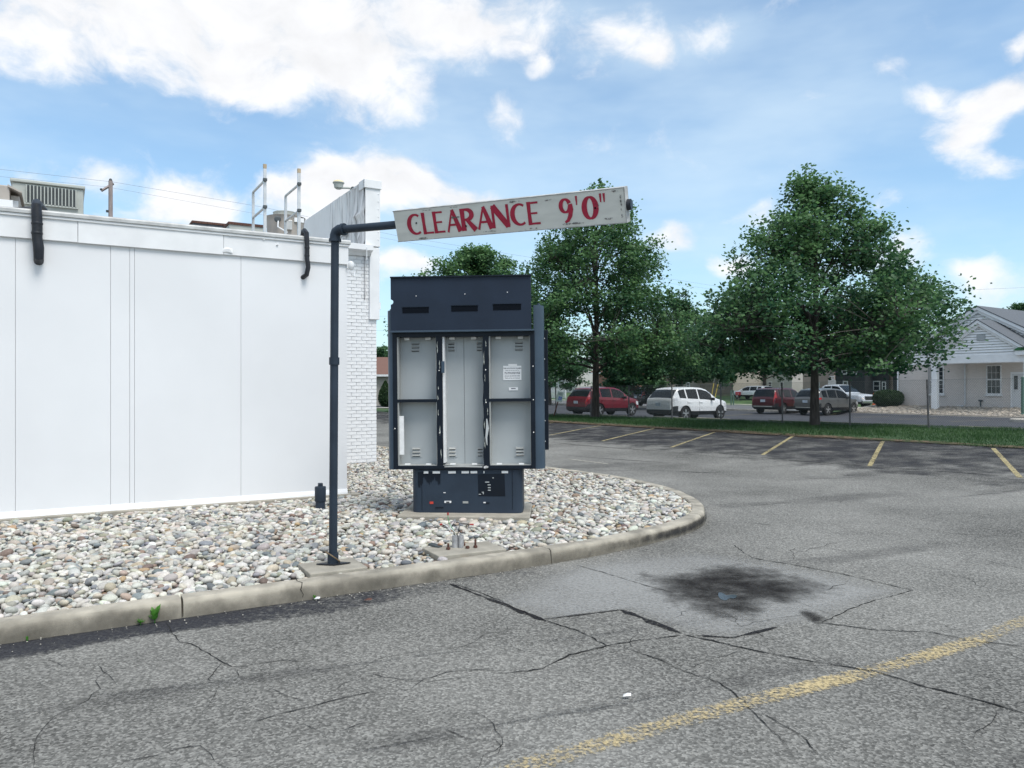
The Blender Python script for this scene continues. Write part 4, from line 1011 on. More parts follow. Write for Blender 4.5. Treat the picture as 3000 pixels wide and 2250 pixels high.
# header panel with three slots and bolt holes; notch at its left edge
HX0, HX1, HZ0, HZ1 = lx(849.5), lx(1152.5), lz(715), lz(599)
nz_c, nr = lz(651), .030
outl = [(HX0, HZ0)]+[(HX1, HZ0), (HX1, HZ1), (HX0, HZ1)]+[(HX0+nr*math.sin(R(a_)), nz_c+nr*math.cos(R(a_))) for a_ in range(0, 181, 20)]
HP = MB().prism(outl, 1, -.055, .03).build('header_panel', 'board_navy', mbd, fix=True)
MB().span((HX0-.002, -.075, HZ1-.004), (HX1+.002, .035, HZ1+.012)).build('header_lip', 'board_black', mbd)
MB().span((HX0-.005, -.070, HZ0-.012), (XR, .03, HZ0+.008)).build('header_ledge', 'board_grey', mbd, bevel=.003)
for xa, xb, ya, yb in ((875, 932, 663.5, 675.5), (981, 1038, 661.5, 673.5), (1071, 1131, 659.5, 672)):
    s_ = MB().span((lx(xa), -.059, lz(yb)), (lx(xb), -.0555, lz(ya))).build('slot', 'slot_black', HP)
    MB().span((lx(xa)-.006, -.063, lz(ya)), (lx(xb)+.006, -.0555, lz(ya)+.006)).build('slot_lip', 'board_black', HP)
for xd, yd in ((905, 639), (1010.5, 636.5), (1102, 634)): MB().lathe([(.006, 0), (.006, -.004), (.002, -.006)], (lx(xd), -.0555, lz(yd)), 8, 'y').build('bolt', 'white_tape', HP)
MB().span((XL+.05, .03, ZT0), (XR-.05, DEP-.05, HZ1-.25)).build('header_box', 'board_navy', mbd)
# wing panels behind the columns
for xa, xb, za, zb_, yw in ((829, 838, lz(905), lz(736), .30), (1172.5, 1187, lz(976), lz(712), .22)):
    w_ = MB().span((lx(xa), yw, za), (lx(xb), yw+.24, zb_)).build('wing_panel', 'board_black', mbd, bevel=.004)
    if xa > 1000:
        for i in range(6): MB().lathe([(.006, 0), (.006, -.004), (.002, -.005)], (lx(1179.5), yw, za+.1+(zb_-za-.2)*i/5), 8, 'y').build('rivet', 'white_tape', w_)
for xd, yds in ((854.5, (925, )), (1155, (793, 865, 935)), (952, (800, 935)), (1053, (800, 870))):
    for yd in yds: MB().lathe([(.007, 0), (.007, -.004), (.002, -.007)], (lx(xd), -.0125, lz(yd)), 8, 'y').build('screw', 'aluminium', mbd)
# marks and scraps on the pedestal
def scrap(xa, xb, ya, yb, m, y=.0165, par=mbd, nm='tape_scrap', tilt=0.):
    b = MB().box((0, 0, 0), (lx(xb)-lx(xa), .003, lz(ya)-lz(yb)), ry=tilt); o = b.build(nm, m, par); o.location = ((lx(xa)+lx(xb))/2, y, (lz(ya)+lz(yb))/2); return o
for xa, xb in ((915.5, 925.5), (935, 951), (969, 985.5), (998, 1014), (1017.5, 1032), (1085, 1099)): scrap(xa, xb, 1018, 1023, 'white_tape', .0165, tilt=random.uniform(-.03, .03))
for xa, xb, ya, yb, m in ((1045.5, 1048, 1018, 1023, 'white_tape'), (928, 936, 1084, 1089, 'red_bit'), (960, 975, 1082.5, 1087, 'white_tape'), (964, 971, 1084, 1086.5, 'board_black'), (1000, 1012, 1083.5, 1088, 'panel_vent'), (1045, 1050, 1085, 1087.5, 'white_tape'), (1050, 1058, 1086, 1088.5, 'board_black'), (940, 958, 1096, 1098, 'board_black'), (958, 963, 1064, 1065.5, 'white_tape')):
    scrap(xa, xb, ya, yb, m, .0165 if m != 'board_black' else .0145)
b = MB(); n_ = 26; x0, x1 = lx(902.5), lx(952); zt = lz(1020)
for i in range(n_):
    xa, xb = x0+(x1-x0)*i/n_, x0+(x1-x0)*(i+1)/n_; base = .095+.03*math.sin(i*.55+1)+(.05 if i < 6 else 0)
    zb_ = zt-base-random.uniform(0, .035); b.add([(xa, .0172, zt), (xb, .0172, zt), (xb-(xb-xa)*.35, .0172, zb_), (xa, .0172, zb_+.02)], [(0, 1, 2, 3)])
b.build('peeled_paint', 'board_black', mbd, fix=True)
q = MB(); q.add([(lx(1033), .0175, lz(1025)), (lx(1091), .0175, lz(1023.5)), (lx(1092.5), .0175, lz(1073)), (lx(1034.5), .0175, lz(1072.5))], [(0, 1, 2, 3)]); bp = q.build('black_patch', 'board_black', mbd, fix=True)
for xa, xb, ya, yb in ((1054.5, 1061, 1047, 1049), (1055, 1061, 1053, 1055), (1055, 1061, 1058.5, 1060.5), (1049, 1058, 1041, 1043), (1035, 1040, 1067.5, 1069), (1041.5, 1046, 1063, 1064.5), (1044, 1046, 1064.5, 1068), (1065, 1068, 1032, 1034)):
    scrap(xa, xb, ya, yb, 'panel_grey', .0125, mbd, 'bare_spot')
# paper notice in the right bay (built in the same frame as the board)
def text_obj(name, body, size, m, parent, loc, align='CENTER', ext=.0004, bold=0.):
    c = bpy.data.curves.new(name, 'FONT'); c.body = body; c.size = size; c.align_x = align; c.extrude = ext; c.offset = bold
    o = bpy.data.objects.new(name, c); COL.objects.link(o)
    dg = bpy.context.evaluated_depsgraph_get(); me = bpy.data.meshes.new_from_object(o.evaluated_get(dg)); bpy.data.objects.remove(o)
    me.materials.clear(); me.materials.append(MATS[m]); o = obj(name, me, parent); o.location = loc; o.rotation_euler = (R(90), 0, 0); return o
nt_ = thing('paper_notice', 'white printed paper notice taped inside the right bay of the menu board', 'notice'); nt_.location = mbd.location; nt_.rotation_euler = mbd.rotation_euler
nx, nw, nz0, nz1 = lx(1109), .213, lz(822), lz(790.5)
MB().span((nx-nw/2, .1345, nz0), (nx+nw/2, .1375, nz1)).build('sheet', 'paper', nt_)
MB().span((nx-.046, .1325, nz1-.010), (nx+.056, .1343, nz1+.020)).build('tape_tab', 'white_tape', nt_)
hh = nz1-nz0
text_obj('heading_text', 'THIS LOCATION IS CLOSED', .0168, 'ink', nt_, (nx, .1338, nz1-hh*.21), bold=.0004)
text_obj('body_text', 'Please visit the nearest KFC at', .0128, 'ink', nt_, (nx, .1338, nz1-hh*.345))
text_obj('closing_text', 'Thank you for your business.', .0150, 'ink', nt_, (nx, .1338, nz1-hh*.88), bold=.0002)
b = MB()
for rw_ in (.46, .555, .71):
    x_ = nx-nw*.42
    while x_ < nx+nw*.40:
        l_ = random.uniform(.008, .026); b.span((x_, .1337, nz1-hh*rw_-.0035), (min(x_+l_, nx+nw*.42), .1344, nz1-hh*rw_+.0035)); x_ += l_+.005
b.build('small_print', 'ink', nt_)
sl = thing('paper_label', 'small blank white label strip below the paper notice', 'label'); sl.location = mbd.location; sl.rotation_euler = mbd.rotation_euler
MB().span((lx(1101), .1345, lz(844.5)), (lx(1121), .1375, lz(838))).build('strip', 'paper', sl); MB().span((lx(1106), .1335, lz(841.2)), (lx(1116), .1343, lz(839.6))).build('print', 'ink', sl)

# ------------------------------------------------------------------ clearance bar
clr = thing('clearance_bar', 'white height clearance sign on an arm from a slim navy pole', 'clearance sign', (0, 0, 0))
pb = Vector((c_pole[0]-.002, c_pole[1]+.03, .15)); r0 = .034
Yp = pb.y; zarm = zpx(674, Yp); lean = Vector(((722-717.5)*1.356/F*Yp, 0, 0))
top = Vector((pb.x+lean.x, pb.y, zarm))
zc_ = zpx(780*1.35624, Yp); tcpl = (zc_-pb.z)/(zarm-pb.z)
MB().tube([pb, pb.lerp(top, .5), pb.lerp(top, .965)], [r0*1.02, r0, r0*.97], 16).build('pole', 'pole_navy', clr, smooth=True)
MB().tube([pb, pb.lerp(top, .035)], r0*1.32, 14).build('base_sleeve', 'pole_navy', clr, smooth=True)
MB().tube([pb.lerp(top, tcpl-.011), pb.lerp(top, tcpl+.011)], r0*1.24, 14).build('coupling', 'pole_navy', clr, smooth=True)
b = MB()
b.add([(pb.x-.13, pb.y-.03, .154), (pb.x+.02, pb.y-.06, .154), (pb.x+.14, pb.y+.02, .154), (pb.x, pb.y+.06, .154), (pb.x-.13, pb.y-.03, .164), (pb.x+.02, pb.y-.06, .164), (pb.x+.14, pb.y+.02, .164), (pb.x, pb.y+.06, .164)], [(0, 3, 2, 1), (4, 5, 6, 7), (0, 1, 5, 4), (1, 2, 6, 5), (2, 3, 7, 6), (3, 0, 4, 7)])
b.build('base_plate', 'rubber_black', clr)
MB().tube([(pb.x+math.cos(t)*.058, pb.y-.01+math.sin(t)*.05, .215+.045*math.cos(t+2.6)) for t in [2*math.pi*i/16 for i in range(17)]], .0055, 6, cap=False).build('wire_loop', 'brass', clr, smooth=True)
beta = R(25); ad = Vector((math.cos(beta), -math.sin(beta), -.016)).normalized()
def arm(t): return top+ad*t
el = [top-Vector((0, 0, .085)), top-Vector((0, 0, .045)), top-Vector((0, 0, .018))+ad*.012, top+ad*.045, top+ad*.085]
MB().tube(el, [r0*1.3, r0*1.26, r0*1.3, r0*1.26, r0*1.3], 14).build('elbow', 'pole_navy', clr, smooth=True)
for q, r_ in ((el[0], Vector((0, 0, 1))), (el[-1], ad)): MB().tube([q-r_*.012, q+r_*.012], r0*1.48, 14).build('elbow_collar', 'pole_navy', clr, smooth=True)
c_, s__ = math.cos(beta), math.sin(beta)
t_l = .533/1 ; 
def solve_t(px):                                           # arm length at which the arm crosses a photo column
    r = (px-1500)/F; return (r*top.y-top.x)/(ad.x-r*ad.y)
tl, tr_ = solve_t(859.5*1.35624), solve_t(1354*1.35624)
MB().tube([arm(.06), arm(tr_+.035)], r0*.97, 14).build('arm', 'pole_navy', clr, smooth=True)
MB().tube([arm(tr_+.006), arm(tr_+.03)], r0*1.15, 14).build('arm_cap', 'rubber_black', clr, smooth=True)
alpha = R(19); zup = Vector((0, 0, 1)); sidev = ad.cross(zup).normalized()
up = (zup*math.cos(alpha)+sidev*math.sin(alpha)).normalized(); nrm = up.cross(ad).normalized()     # nrm points away from viewer
if nrm.y < 0: nrm = -nrm
SB = bpy.data.objects.new('sign_board', None)
mid = arm((tl+tr_)/2); SL = tr_-tl; SH = .236; ST = .075
Ms = Matrix((ad, nrm, up)).transposed().to_4x4(); Ms.translation = mid
def sloc(o): o.matrix_local = Ms; return o
sbo = sloc(MB().box((0, 0, -.004), (SL, ST, SH)).build('sign_board', 'sign_white', clr, bevel=.004))
for zz in (SH/2-.004, -SH/2-.004): MB().box((0, 0, zz), (SL+.004, ST+.006, .006)).build('board_edge', 'sign_edge', sbo)
MB().box((SL/2, 0, -.004), (.008, ST+.006, SH+.004)).build('board_edge', 'sign_edge', sbo)
# lettering, flared roman capitals drawn as ribbons
def arc(cx, cy, rx, ry, a0, a1, wth, n=22):
    pts = []; ws = []
    for i in range(n+1):
        t = a0+(a1-a0)*i/n; pts.append((cx+rx*math.cos(R(t)), cy+ry*math.sin(R(t)))); ws.append(wth(t))
    return pts, ws
def glyph(ch):
    S = []
    if ch == 'C': S.append(arc(.56, .5, .46, .44, 55, 305, lambda t: .10+.14*abs(math.cos(R(t)))**1.3*(1 if math.cos(R(t)) < 0 else .2)))
    if ch == 'L': S += [([(.18, 1), (.17, .5), (.18, 0)], [.25, .21, .25]), ([(.1, .055), (.95, .055)], [.11, .12])]
    if ch == 'E': S += [([(.18, 1), (.17, .5), (.18, 0)], [.25, .21, .25]), ([(.1, .945), (.88, .945)], [.11, .115]), ([(.1, .5), (.78, .5)], [.10, .11]), ([(.1, .055), (.95, .055)], [.11, .12])]
    if ch == 'A': S += [([(.06, 0), (.47, .98)], [.11, .09]), ([(.47, 1.0), (.88, 0)], [.17, .27]), ([(.2, .32), (.75, .32)], [.10, .10])]
    if ch == 'R': S += [([(.17, 1), (.16, .5), (.17, 0)], [.24, .20, .24]), ([(.1, .945), (.42, .945)], [.11, .11]), arc(.40, .72, .32, .22, 90, -90, lambda t: .11+.12*math.cos(R(t))), ([(.14, .49), (.42, .50)], [.10, .10]), ([(.40, .50), (.88, 0)], [.16, .26])]
    if ch == 'N': S += [([(.10, 1), (.10, 0)], [.12, .12]), ([(.12, .98), (.88, .04)], [.26, .24]), ([(.90, 1), (.90, 0)], [.12, .12])]
    if ch == '0': S.append(arc(.5, .5, .37, .44, 0, 360, lambda t: .10+.19*abs(math.cos(R(t))), 32))
    if ch == '9': S += [arc(.44, .68, .30, .27, 20, 350, lambda t: .10+.13*abs(math.cos(R(t)))), ([(.76, .74), (.80, .52), (.72, .26), (.55, .06), (.34, -.02)], [.24, .25, .23, .18, .10])]
    if ch == "'": S.append(([(.5, 1.0), (.5, .62)], [.55, .30]))
    if ch == '"': S += [([(.28, 1.0), (.28, .64)], [.30, .17]), ([(.74, 1.0), (.74, .64)], [.30, .17])]
    return S
DL, DR = arm(tl).y, arm(tr_).y
def tt(f): return f*DL/(DR+f*(DL-DR))
cells = [('C', 285, 400), ('L', 398, 490), ('E', 487, 581), ('A', 592, 712), ('R', 706, 838), ('A', 838, 966), ('N', 955, 1102), ('C', 1112, 1242), ('E', 1241, 1348), ('9', 1498, 1618), ("'", 1628, 1658), ('0', 1684, 1810), ('"', 1818, 1880)]
for ci, (ch, xa, xb) in enumerate(cells):
    shift = 14
    fa, fb = tt((xa-185+0)/(2028-185)), tt((xb-185)/(2028-185)); x0 = -SL/2+fa*SL; wl_ = (fb-fa)*SL; LH = SH*.70; b = MB()
    zb_ = -.004-LH/2 + (.004 if ch not in "'\"" else .012)
    for k_, (pts, ws) in enumerate(glyph(ch)):
        asp_ = wl_/LH
        b.strip([(x0+p[0]*wl_, zb_+p[1]*LH) for p in pts], [w*wl_*1.2 if ch not in '\'"' else w*wl_ for w in ws], -ST/2-.0022-.0004*k_)
    o = b.build('letter', 'sign_red', sbo, fix=True)
# scuffs, bolt holes
for fx, fz, l_, h_ in ((.12, -.46, .18, .05), (.30, .44, .25, .03), (.45, -.42, .30, .05), (.62, -.44, .26, .04), (.80, -.40, .34, .06), (.93, -.34, .16, .07), (.90, .10, .10, .10), (.96, .42, .08, .05), (.55, .42, .15, .06), (.50, .05, .2, .03), (.29, .12, .14, .05), (.70, .36, .1, .05), (.16, .43, .2, .03), (.985, 0, .03, .9)):
    cx_, cz_ = -SL/2+fx*SL, -.004+fz*SH; pl = [(cx_+math.cos(2*math.pi*i/12)*l_/2*random.uniform(.6, 1.1), cz_+math.sin(2*math.pi*i/12)*h_*SH*random.uniform(.5, 1.1)) for i in range(12)]
    pl = [(cl(x_, -SL/2+.003, SL/2-.003), cl(z_, -SH/2, SH/2-.008)) for x_, z_ in pl]
    o = fade_sheet('scuff', pl, 'scuff', 0, sbo, zf=lambda x, y: 0, edge=.7)
    me = o.data; co = np.zeros(len(me.vertices)*3, np.float32); me.vertices.foreach_get('co', co); co = co.reshape(-1, 3); co = np.c_[co[:, 0], np.full(len(co), -ST/2-.0045), co[:, 1]].astype(np.float32); me.vertices.foreach_set('co', co.ravel()); me.update()
for fx, fz in ((.105, .04), (.335, -.2), (.885, -.02)): MB().lathe([(.0065, 0), (.0065, -.004), (.002, -.005)], (-SL/2+fx*SL, -ST/2-.003, fz*SH), 10, 'y').build('bolt', 'slot_black', sbo)

# ------------------------------------------------------------------ small things on the island
p = hitz(*D(692, 1100), .10); cp = thing('cleanout_pipe', 'short capped navy cleanout pipe standing in the stones by the wall', 'pipe', (p[0], p[1], .02))
h_ = zpx(1043*1.35624, p[1])-.02; rr_ = 24*1.356/2/F*p[1]
MB().lathe([(rr_*.86, 0), (rr_*.86, h_*.48), (rr_*.84, h_*.5)], (0, 0, 0), 16).build('stub', 'pole_navy', cp, smooth=True)
MB().lathe([(rr_*.95, h_*.44), (rr_, h_*.46), (rr_, h_*.86), (rr_*.93, h_*.89), (rr_*.6, h_*.90)], (0, 0, 0), 16).build('collar', 'pole_navy', cp, smooth=True)
MB().box((0, 0, h_*.94), (rr_*.8, rr_*.8, h_*.11), rz=.4).build('plug', 'pole_navy', cp, bevel=.004)
cdt = thing('conduit_stub', 'two cut grey conduits with loose coloured wires on the footing', 'conduit', (c_cond[0], c_cond[1], .15))
for dx_, h_, r_ in ((-.085, .105, .030), (-.030, .112, .024)):
    MB().lathe([(r_, 0), (r_, h_), (r_*.8, h_), (r_*.8, h_-.03), (.001, h_-.03)], (dx_, .01+dx_*-.3, 0), 16).build('conduit', 'conduit', cdt, smooth=True)
for pts, m in (([(-.07, .02, .09), (-.10, .02, .16), (-.14, .03, .22), (-.15, .02, .28), (-.15, .02, .30)], 'wire_green'), ([(-.07, .02, .09), (-.09, .0, .15), (-.13, .0, .19), (-.11, .0, .22)], 'wire_white'), ([(-.07, .02, .09), (-.05, .0, .16), (-.045, .0, .20)], 'rubber_black'),
               ([(-.07, .02, .09), (-.12, .03, .18), (-.09, .02, .235), (-.02, .0, .225), (.05, 0, .215)], 'rubber_black'), ([(-.08, .02, .09), (-.12, .02, .14), (-.16, .02, .20), (-.20, .02, .215)], 'wire_white')):
    MB().tube(pts, .0035, 5).build('wire', m, cdt)
for pts in ([(-.15, .02, .295), (-.15, .02, .318)], [(.05, 0, .215), (.085, 0, .213)], [(-.20, .02, .215), (-.225, .02, .208)]): MB().tube(pts, [.007, .009], 6).build('wire_nut', 'wire_red', cdt)
for dx_, dy_, h_ in ((-.14, -.07, .055), (.10, .01, .075), (.03, -.02, .02), (-.235, .045, .02), (-.015, .10, .05)):
    bt = thing('anchor_bolt', 'rusty anchor bolt with nut set in the conduit footing', 'bolt', (c_cond[0]+dx_, c_cond[1]+dy_, .15), 0, 'rusty anchor bolts around the conduits')
    MB().lathe([(.010, 0), (.010, h_), (.006, h_+.004)], (0, 0, 0), 8).build('shank', 'rust', bt); MB().lathe([(.019, .004), (.019, .02), (.012, .024)], (0, 0, 0), 6).build('nut', 'rust', bt)
o = MB().box((0, 0, .012), (.12, .06, .02), rz=-.5, ry=.12).build('metal_clip', 'unit_dark', None, bevel=.004); o.location = (c_cond[0]-.27, c_cond[1]+.06, .15); tag(o, 'bent dark metal clip lying on the conduit footing', 'metal scrap')
# weeds in the kerb joint
def weed(px, py, h, nleaf, spread, label):
    c = hit(px, py); V_, F_, T_ = [], [], []
    for i in range(nleaf):
        a_ = 2*math.pi*i/nleaf+random.uniform(-.3, .3); ln = h*random.uniform(.45, .75); el_ = random.uniform(.5, 1.25); d = Vector((math.cos(a_)*math.cos(el_)*spread, math.sin(a_)*math.cos(el_)*spread, math.sin(el_)))
        base = Vector((0, 0, h*random.uniform(.15, .45))); side = Vector((-math.sin(a_), math.cos(a_), 0)); w_ = ln*.20
        o_ = len(V_); V_ += [base, base+d*ln*.35+side*w_, base+d*ln*.7+side*w_*.8, base+d*ln, base+d*ln*.7-side*w_*.8, base+d*ln*.35-side*w_, base+d*ln*.5+Vector((0, 0, -w_*.3))]
        F_ += [(o_, o_+1, o_+6), (o_+1, o_+2, o_+6), (o_+2, o_+3, o_+6), (o_+3, o_+4, o_+6), (o_+4, o_+5, o_+6), (o_+5, o_, o_+6)]; T_ += [random.uniform(.2, 1)]*7
    i_ = nearest(c[:2]); c = KP[i_]-KT[i_]*.018; t = thing('weed', label, 'weed', (c[0], c[1], 0), 0)
    obj('leaves', npmesh('leaves', np.array([v[:] for v in V_]), np.array(F_), 'leaf_weed', False, attr=np.array(T_)), t)
    MB().tube([(0, 0, 0), (.003, 0, h*.5)], [.004, .002], 5).build('stem', 'leaf_weed', t)
weed(*D(324, 1337), .125, 16, .75, 'bright green leafy weed growing against the kerb face')
weed(*D(288, 1350), .055, 14, 1.3, 'low wispy weed spreading at the kerb foot beside the tall weed')
weed(*D(62, 1384), .045, 7, .5, 'tiny weed sprig at the kerb foot left of the other weeds')
weed(*D(694, 1296), .05, 6, .6, 'tiny weed sprig at the kerb foot right of the kerb joint')
# scattered litter and grit along the kerb
for px, py, m, sz, nm, lab in ((*D(685, 1298), 'white_tape', .022, 'paper_scrap', 'white scrap of paper on the asphalt by the kerb'), (*D(795, 1301), 'rust', .03, 'fallen_leaf', 'curled brown leaf on the asphalt by the kerb'), (1837, 2048, 'white_tape', .022, 'paper_scrap', 'white paper scrap on the open asphalt near the cracks')):
    c = hit(px, py); b = MB(); b.add([(-sz, -sz*.3, 0), (sz*.9, -sz*.4, .004), (sz, sz*.4, .012), (-sz*.8, sz*.5, .003), (0, 0, .016)], [(0, 1, 4), (1, 2, 4), (2, 3, 4), (3, 0, 4)]); o = b.build(nm, m, None); o.location = (c[0], c[1], .016); tag(o, lab, 'litter')
V_, F_ = [], []
v0_, f0_ = ico(1)
for _ in range(420):
    i = random.randrange(0, nearest((1.2, 7.7))); P = KP[i]-KT[i]*abs(random.gauss(0, .12)); s_ = random.uniform(.002, .0065)
    if abs(P.x/P.y) > .7: continue
    F_.append(f0_+len(V_)*len(v0_)); V_.append(v0_*s_*np.array([1, 1, .6])+np.array([P.x, P.y, .007+s_*.4]))
stuff(obj('kerb_grit', npmesh('kerb_grit', np.vstack(V_), np.vstack(F_), 'bed_pale', True)))

# ------------------------------------------------------------------ trees
def leaf_mesh(name, C, sizes, mat_, flat=.5, seed=3, parent=None, tintbase=None):
    """kite-shaped leaves, two faces each, at centres C"""
    r = np.random.default_rng(seed); n = len(C)
    a = r.uniform(0, 2*math.pi, n); nz = np.stack([r.normal(0, flat, n), r.normal(0, flat, n), np.ones(n)], -1); nz /= np.linalg.norm(nz, axis=1)[:, None]
    d = np.stack([np.cos(a), np.sin(a), np.full(n, -.25)], -1); d -= nz*np.sum(d*nz, 1)[:, None]; d /= np.linalg.norm(d, axis=1)[:, None]; e = np.cross(nz, d)
    s = sizes[:, None]
    V = np.stack([C-d*s*.5, C+e*s*.42+d*s*.06-nz*s*.10, C+d*s*.55-nz*s*.12, C-e*s*.42+d*s*.06-nz*s*.10], 1).reshape(-1, 3)
    i = np.arange(n)*4; Fc = np.concatenate([np.stack([i, i+1, i+2], -1), np.stack([i, i+2, i+3], -1)])
    t = (tintbase if tintbase is not None else np.full(n, .4))+r.normal(0, .16, n); t = t.clip(0, 1)
    return obj(name, npmesh(name, V, Fc, mat_, False, attr=np.repeat(t, 4)), parent)
def make_tree(name, label, loc, H, prof, zbase, trunk_r, seed, nprim=34, leaf=.125, per=30, mat_='leaf_maple', sub=9, group=None, dens=1.0, gap=0., fill=0):
    """central leader, primary limbs on a spiral, twigs on the limbs, leaf clumps on the twigs; prof(t) gives the crown radius at height fraction t"""
    rd = random.Random(seed); t = thing(name, label, 'tree', loc, 0, group)
    wood = MB(); lead = []
    for i in range(13):
        q = i/12; lead.append(Vector((.10*math.sin(q*5+seed)*q, .10*math.cos(q*4+seed*2)*q, H*.96*q)))
    rads = [trunk_r*(1.45 if i == 0 else 1.0 if i == 1 else (1-i/12.6)**.85) for i in range(13)]
    wood.tube([lead[0], lead[0]+Vector((0, 0, .12)), *lead[1:]], [trunk_r*1.5, trunk_r*1.15, *rads[1:]], 12)
    C = []; T = []; LP = []
    def lead_at(z):
        f = cl(z/(H*.96))*12; i = min(11, int(f)); return lead[i].lerp(lead[i+1], f-i)
    ga = rd.uniform(0, 6)
    for i in range(nprim):
        q = (i+.5)/nprim; z0 = zbase+(H*.93-zbase)*q**1.22*.94; ga += 2.39996+rd.uniform(-.35, .35)
        r0_ = prof(cl(z0/H)); zend = z0+r0_*(rd.uniform(.10, .32) if q < .22 else rd.uniform(.45, .95)); zend = min(zend, H*.985)
        rad = prof(cl(zend/H))*rd.uniform(.82, 1.02); p0 = lead_at(z0); dv = Vector((math.cos(ga), math.sin(ga), 0))
        end = p0+dv*rad; end.z = zend
        pts = [p0]
        for k in range(1, 7):
            f = k/6; c = p0.lerp(end, f); c.z = p0.z+(end.z-p0.z)*f**.75+.10*math.sin(f*6+i); c += Vector((rd.uniform(-1, 1), rd.uniform(-1, 1), 0))*.07*rad*.4; pts.append(c)
        LP += pts[1:]
        br = trunk_r*.36*(1-q*.65); wood.tube(pts, [br*(1-.82*k/6) for k in range(7)], 6, cap=False)
        ns = max(4, int(sub*(.5+rad/prof(.35)*.8)))
        for j in range(ns):
            f = .24+.76*(j+rd.random())/ns; fi = f*6; k = min(5, int(fi)); base = pts[k].lerp(pts[k+1], fi-k)
            sa = ga+(rd.choice((-1, 1))*rd.uniform(.5, 1.15) if f < .95 else rd.uniform(-.3, .3)); ln = rad*.42*(1.12-f*.55)*rd.uniform(.65, 1.2)
            tip = base+Vector((math.cos(sa), math.sin(sa), rd.uniform(.05, .55)))*ln
            rr_ = math.hypot(tip.x, tip.y); lim = prof(cl(tip.z/H))*1.06
            if rr_ > lim and lim > 0: tip.x *= lim/rr_; tip.y *= lim/rr_
            mid_ = base.lerp(tip, .5)+Vector((0, 0, .05*ln)); wood.tube([base, mid_, tip], [br*.32, br*.22, .006], 4, cap=False)
            out = math.hypot(tip.x, tip.y)/max(.3, prof(cl(tip.z/H)))
            for m_i in range(4):
                g = .35+.65*m_i/3; cc = base.lerp(tip, g)+Vector((rd.gauss(0, .10), rd.gauss(0, .10), rd.gauss(.02, .05)))*rad*.25
                if rd.random() < gap*(1.1-out): continue
                tw = cc+Vector((rd.gauss(0, .16), rd.gauss(0, .16), rd.uniform(.05, .2)))
                if m_i > 1: wood.tube([base.lerp(tip, g), cc, tw], [.010, .007, .004], 3, cap=False)
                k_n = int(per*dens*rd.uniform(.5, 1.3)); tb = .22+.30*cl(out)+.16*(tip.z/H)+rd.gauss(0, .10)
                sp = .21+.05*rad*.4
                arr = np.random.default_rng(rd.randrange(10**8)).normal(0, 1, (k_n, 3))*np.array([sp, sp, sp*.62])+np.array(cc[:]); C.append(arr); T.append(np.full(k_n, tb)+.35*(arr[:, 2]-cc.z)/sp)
    # fill the crown's volume with further clumps on twigs springing from the nearest limb
    LPa = np.array([q_[:] for q_ in LP]); pmax = max(prof(i/20) for i in range(21))*1.001
    for i in range(int(fill)):
        tz = next(q_ for q_ in (zbase/H+(1-zbase/H)*rd.random() for _ in range(99)) if rd.random() < (prof(q_)/pmax)**2.0); a_ = rd.uniform(0, 6.283); rr_ = prof(tz)*rd.uniform(.22, 1.0)**.5*(1+.10*math.sin(3*a_+seed+tz*9)+.07*math.sin(5*a_-tz*17)); cc = Vector((math.cos(a_)*rr_, math.sin(a_)*rr_, tz*H))
        if math.sin(cc.x*1.9+seed)+math.sin(cc.y*1.7+2*seed)+math.sin(cc.z*2.9+3*seed) < -.30: continue
        nb_ = Vector(LPa[np.argmin(((LPa-np.array([cc.x, cc.y, cc.z-.35]))**2).sum(1))]); wood.tube([nb_, nb_.lerp(cc, .6)+Vector((0, 0, .06)), cc], [.014, .010, .005], 3, cap=False)
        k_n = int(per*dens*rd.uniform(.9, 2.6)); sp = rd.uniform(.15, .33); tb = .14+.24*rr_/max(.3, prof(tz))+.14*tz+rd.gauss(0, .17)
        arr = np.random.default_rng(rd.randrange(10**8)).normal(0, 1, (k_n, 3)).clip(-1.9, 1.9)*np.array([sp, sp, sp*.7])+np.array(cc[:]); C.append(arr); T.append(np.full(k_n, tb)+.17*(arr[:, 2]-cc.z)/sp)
    for i in range(int(nprim*1.6)):
        tz = rd.uniform(.45, 1.0); a_ = rd.uniform(0, 6.283); rr_ = prof(tz)*rd.uniform(.75, 1.0); b0 = Vector((math.cos(a_)*rr_, math.sin(a_)*rr_, tz*H-.15)); b1 = b0+Vector((rd.gauss(0, .08), rd.gauss(0, .08), rd.uniform(.3, .6)))
        wood.tube([b0, b1], [.008, .003], 3, cap=False); k_n = int(per*.7)
        u_ = np.random.default_rng(rd.randrange(10**8)); f_ = u_.uniform(0, 1.05, (k_n, 1)); arr = np.array(b0[:])*(1-f_)+np.array(b1[:])*f_+u_.normal(0, 1, (k_n, 3))*(.13*(1.1-f_)+.02); C.append(arr); T.append(np.full(k_n, .6)+rd.gauss(0, .08))
    C = np.vstack(C); T = np.concatenate(T); r = np.random.default_rng(seed)
    wood.build('trunk', 'bark', t, smooth=True)
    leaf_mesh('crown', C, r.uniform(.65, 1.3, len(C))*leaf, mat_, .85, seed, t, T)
    return t
def lerp_prof(tab):
    xs = [a_ for a_, _ in tab]; ys = [b_ for _, b_ in tab]; return lambda t: float(np.interp(t, xs, ys))
pr1 = lerp_prof([(0, 2.0), (.17, 2.7), (.24, 3.5), (.32, 4.1), (.40, 4.15), (.475, 4.0), (.545, 3.6), (.63, 2.95), (.70, 2.35), (.78, 2.0), (.83, 1.5), (.90, 1.1), (.96, .6), (1, .2)])
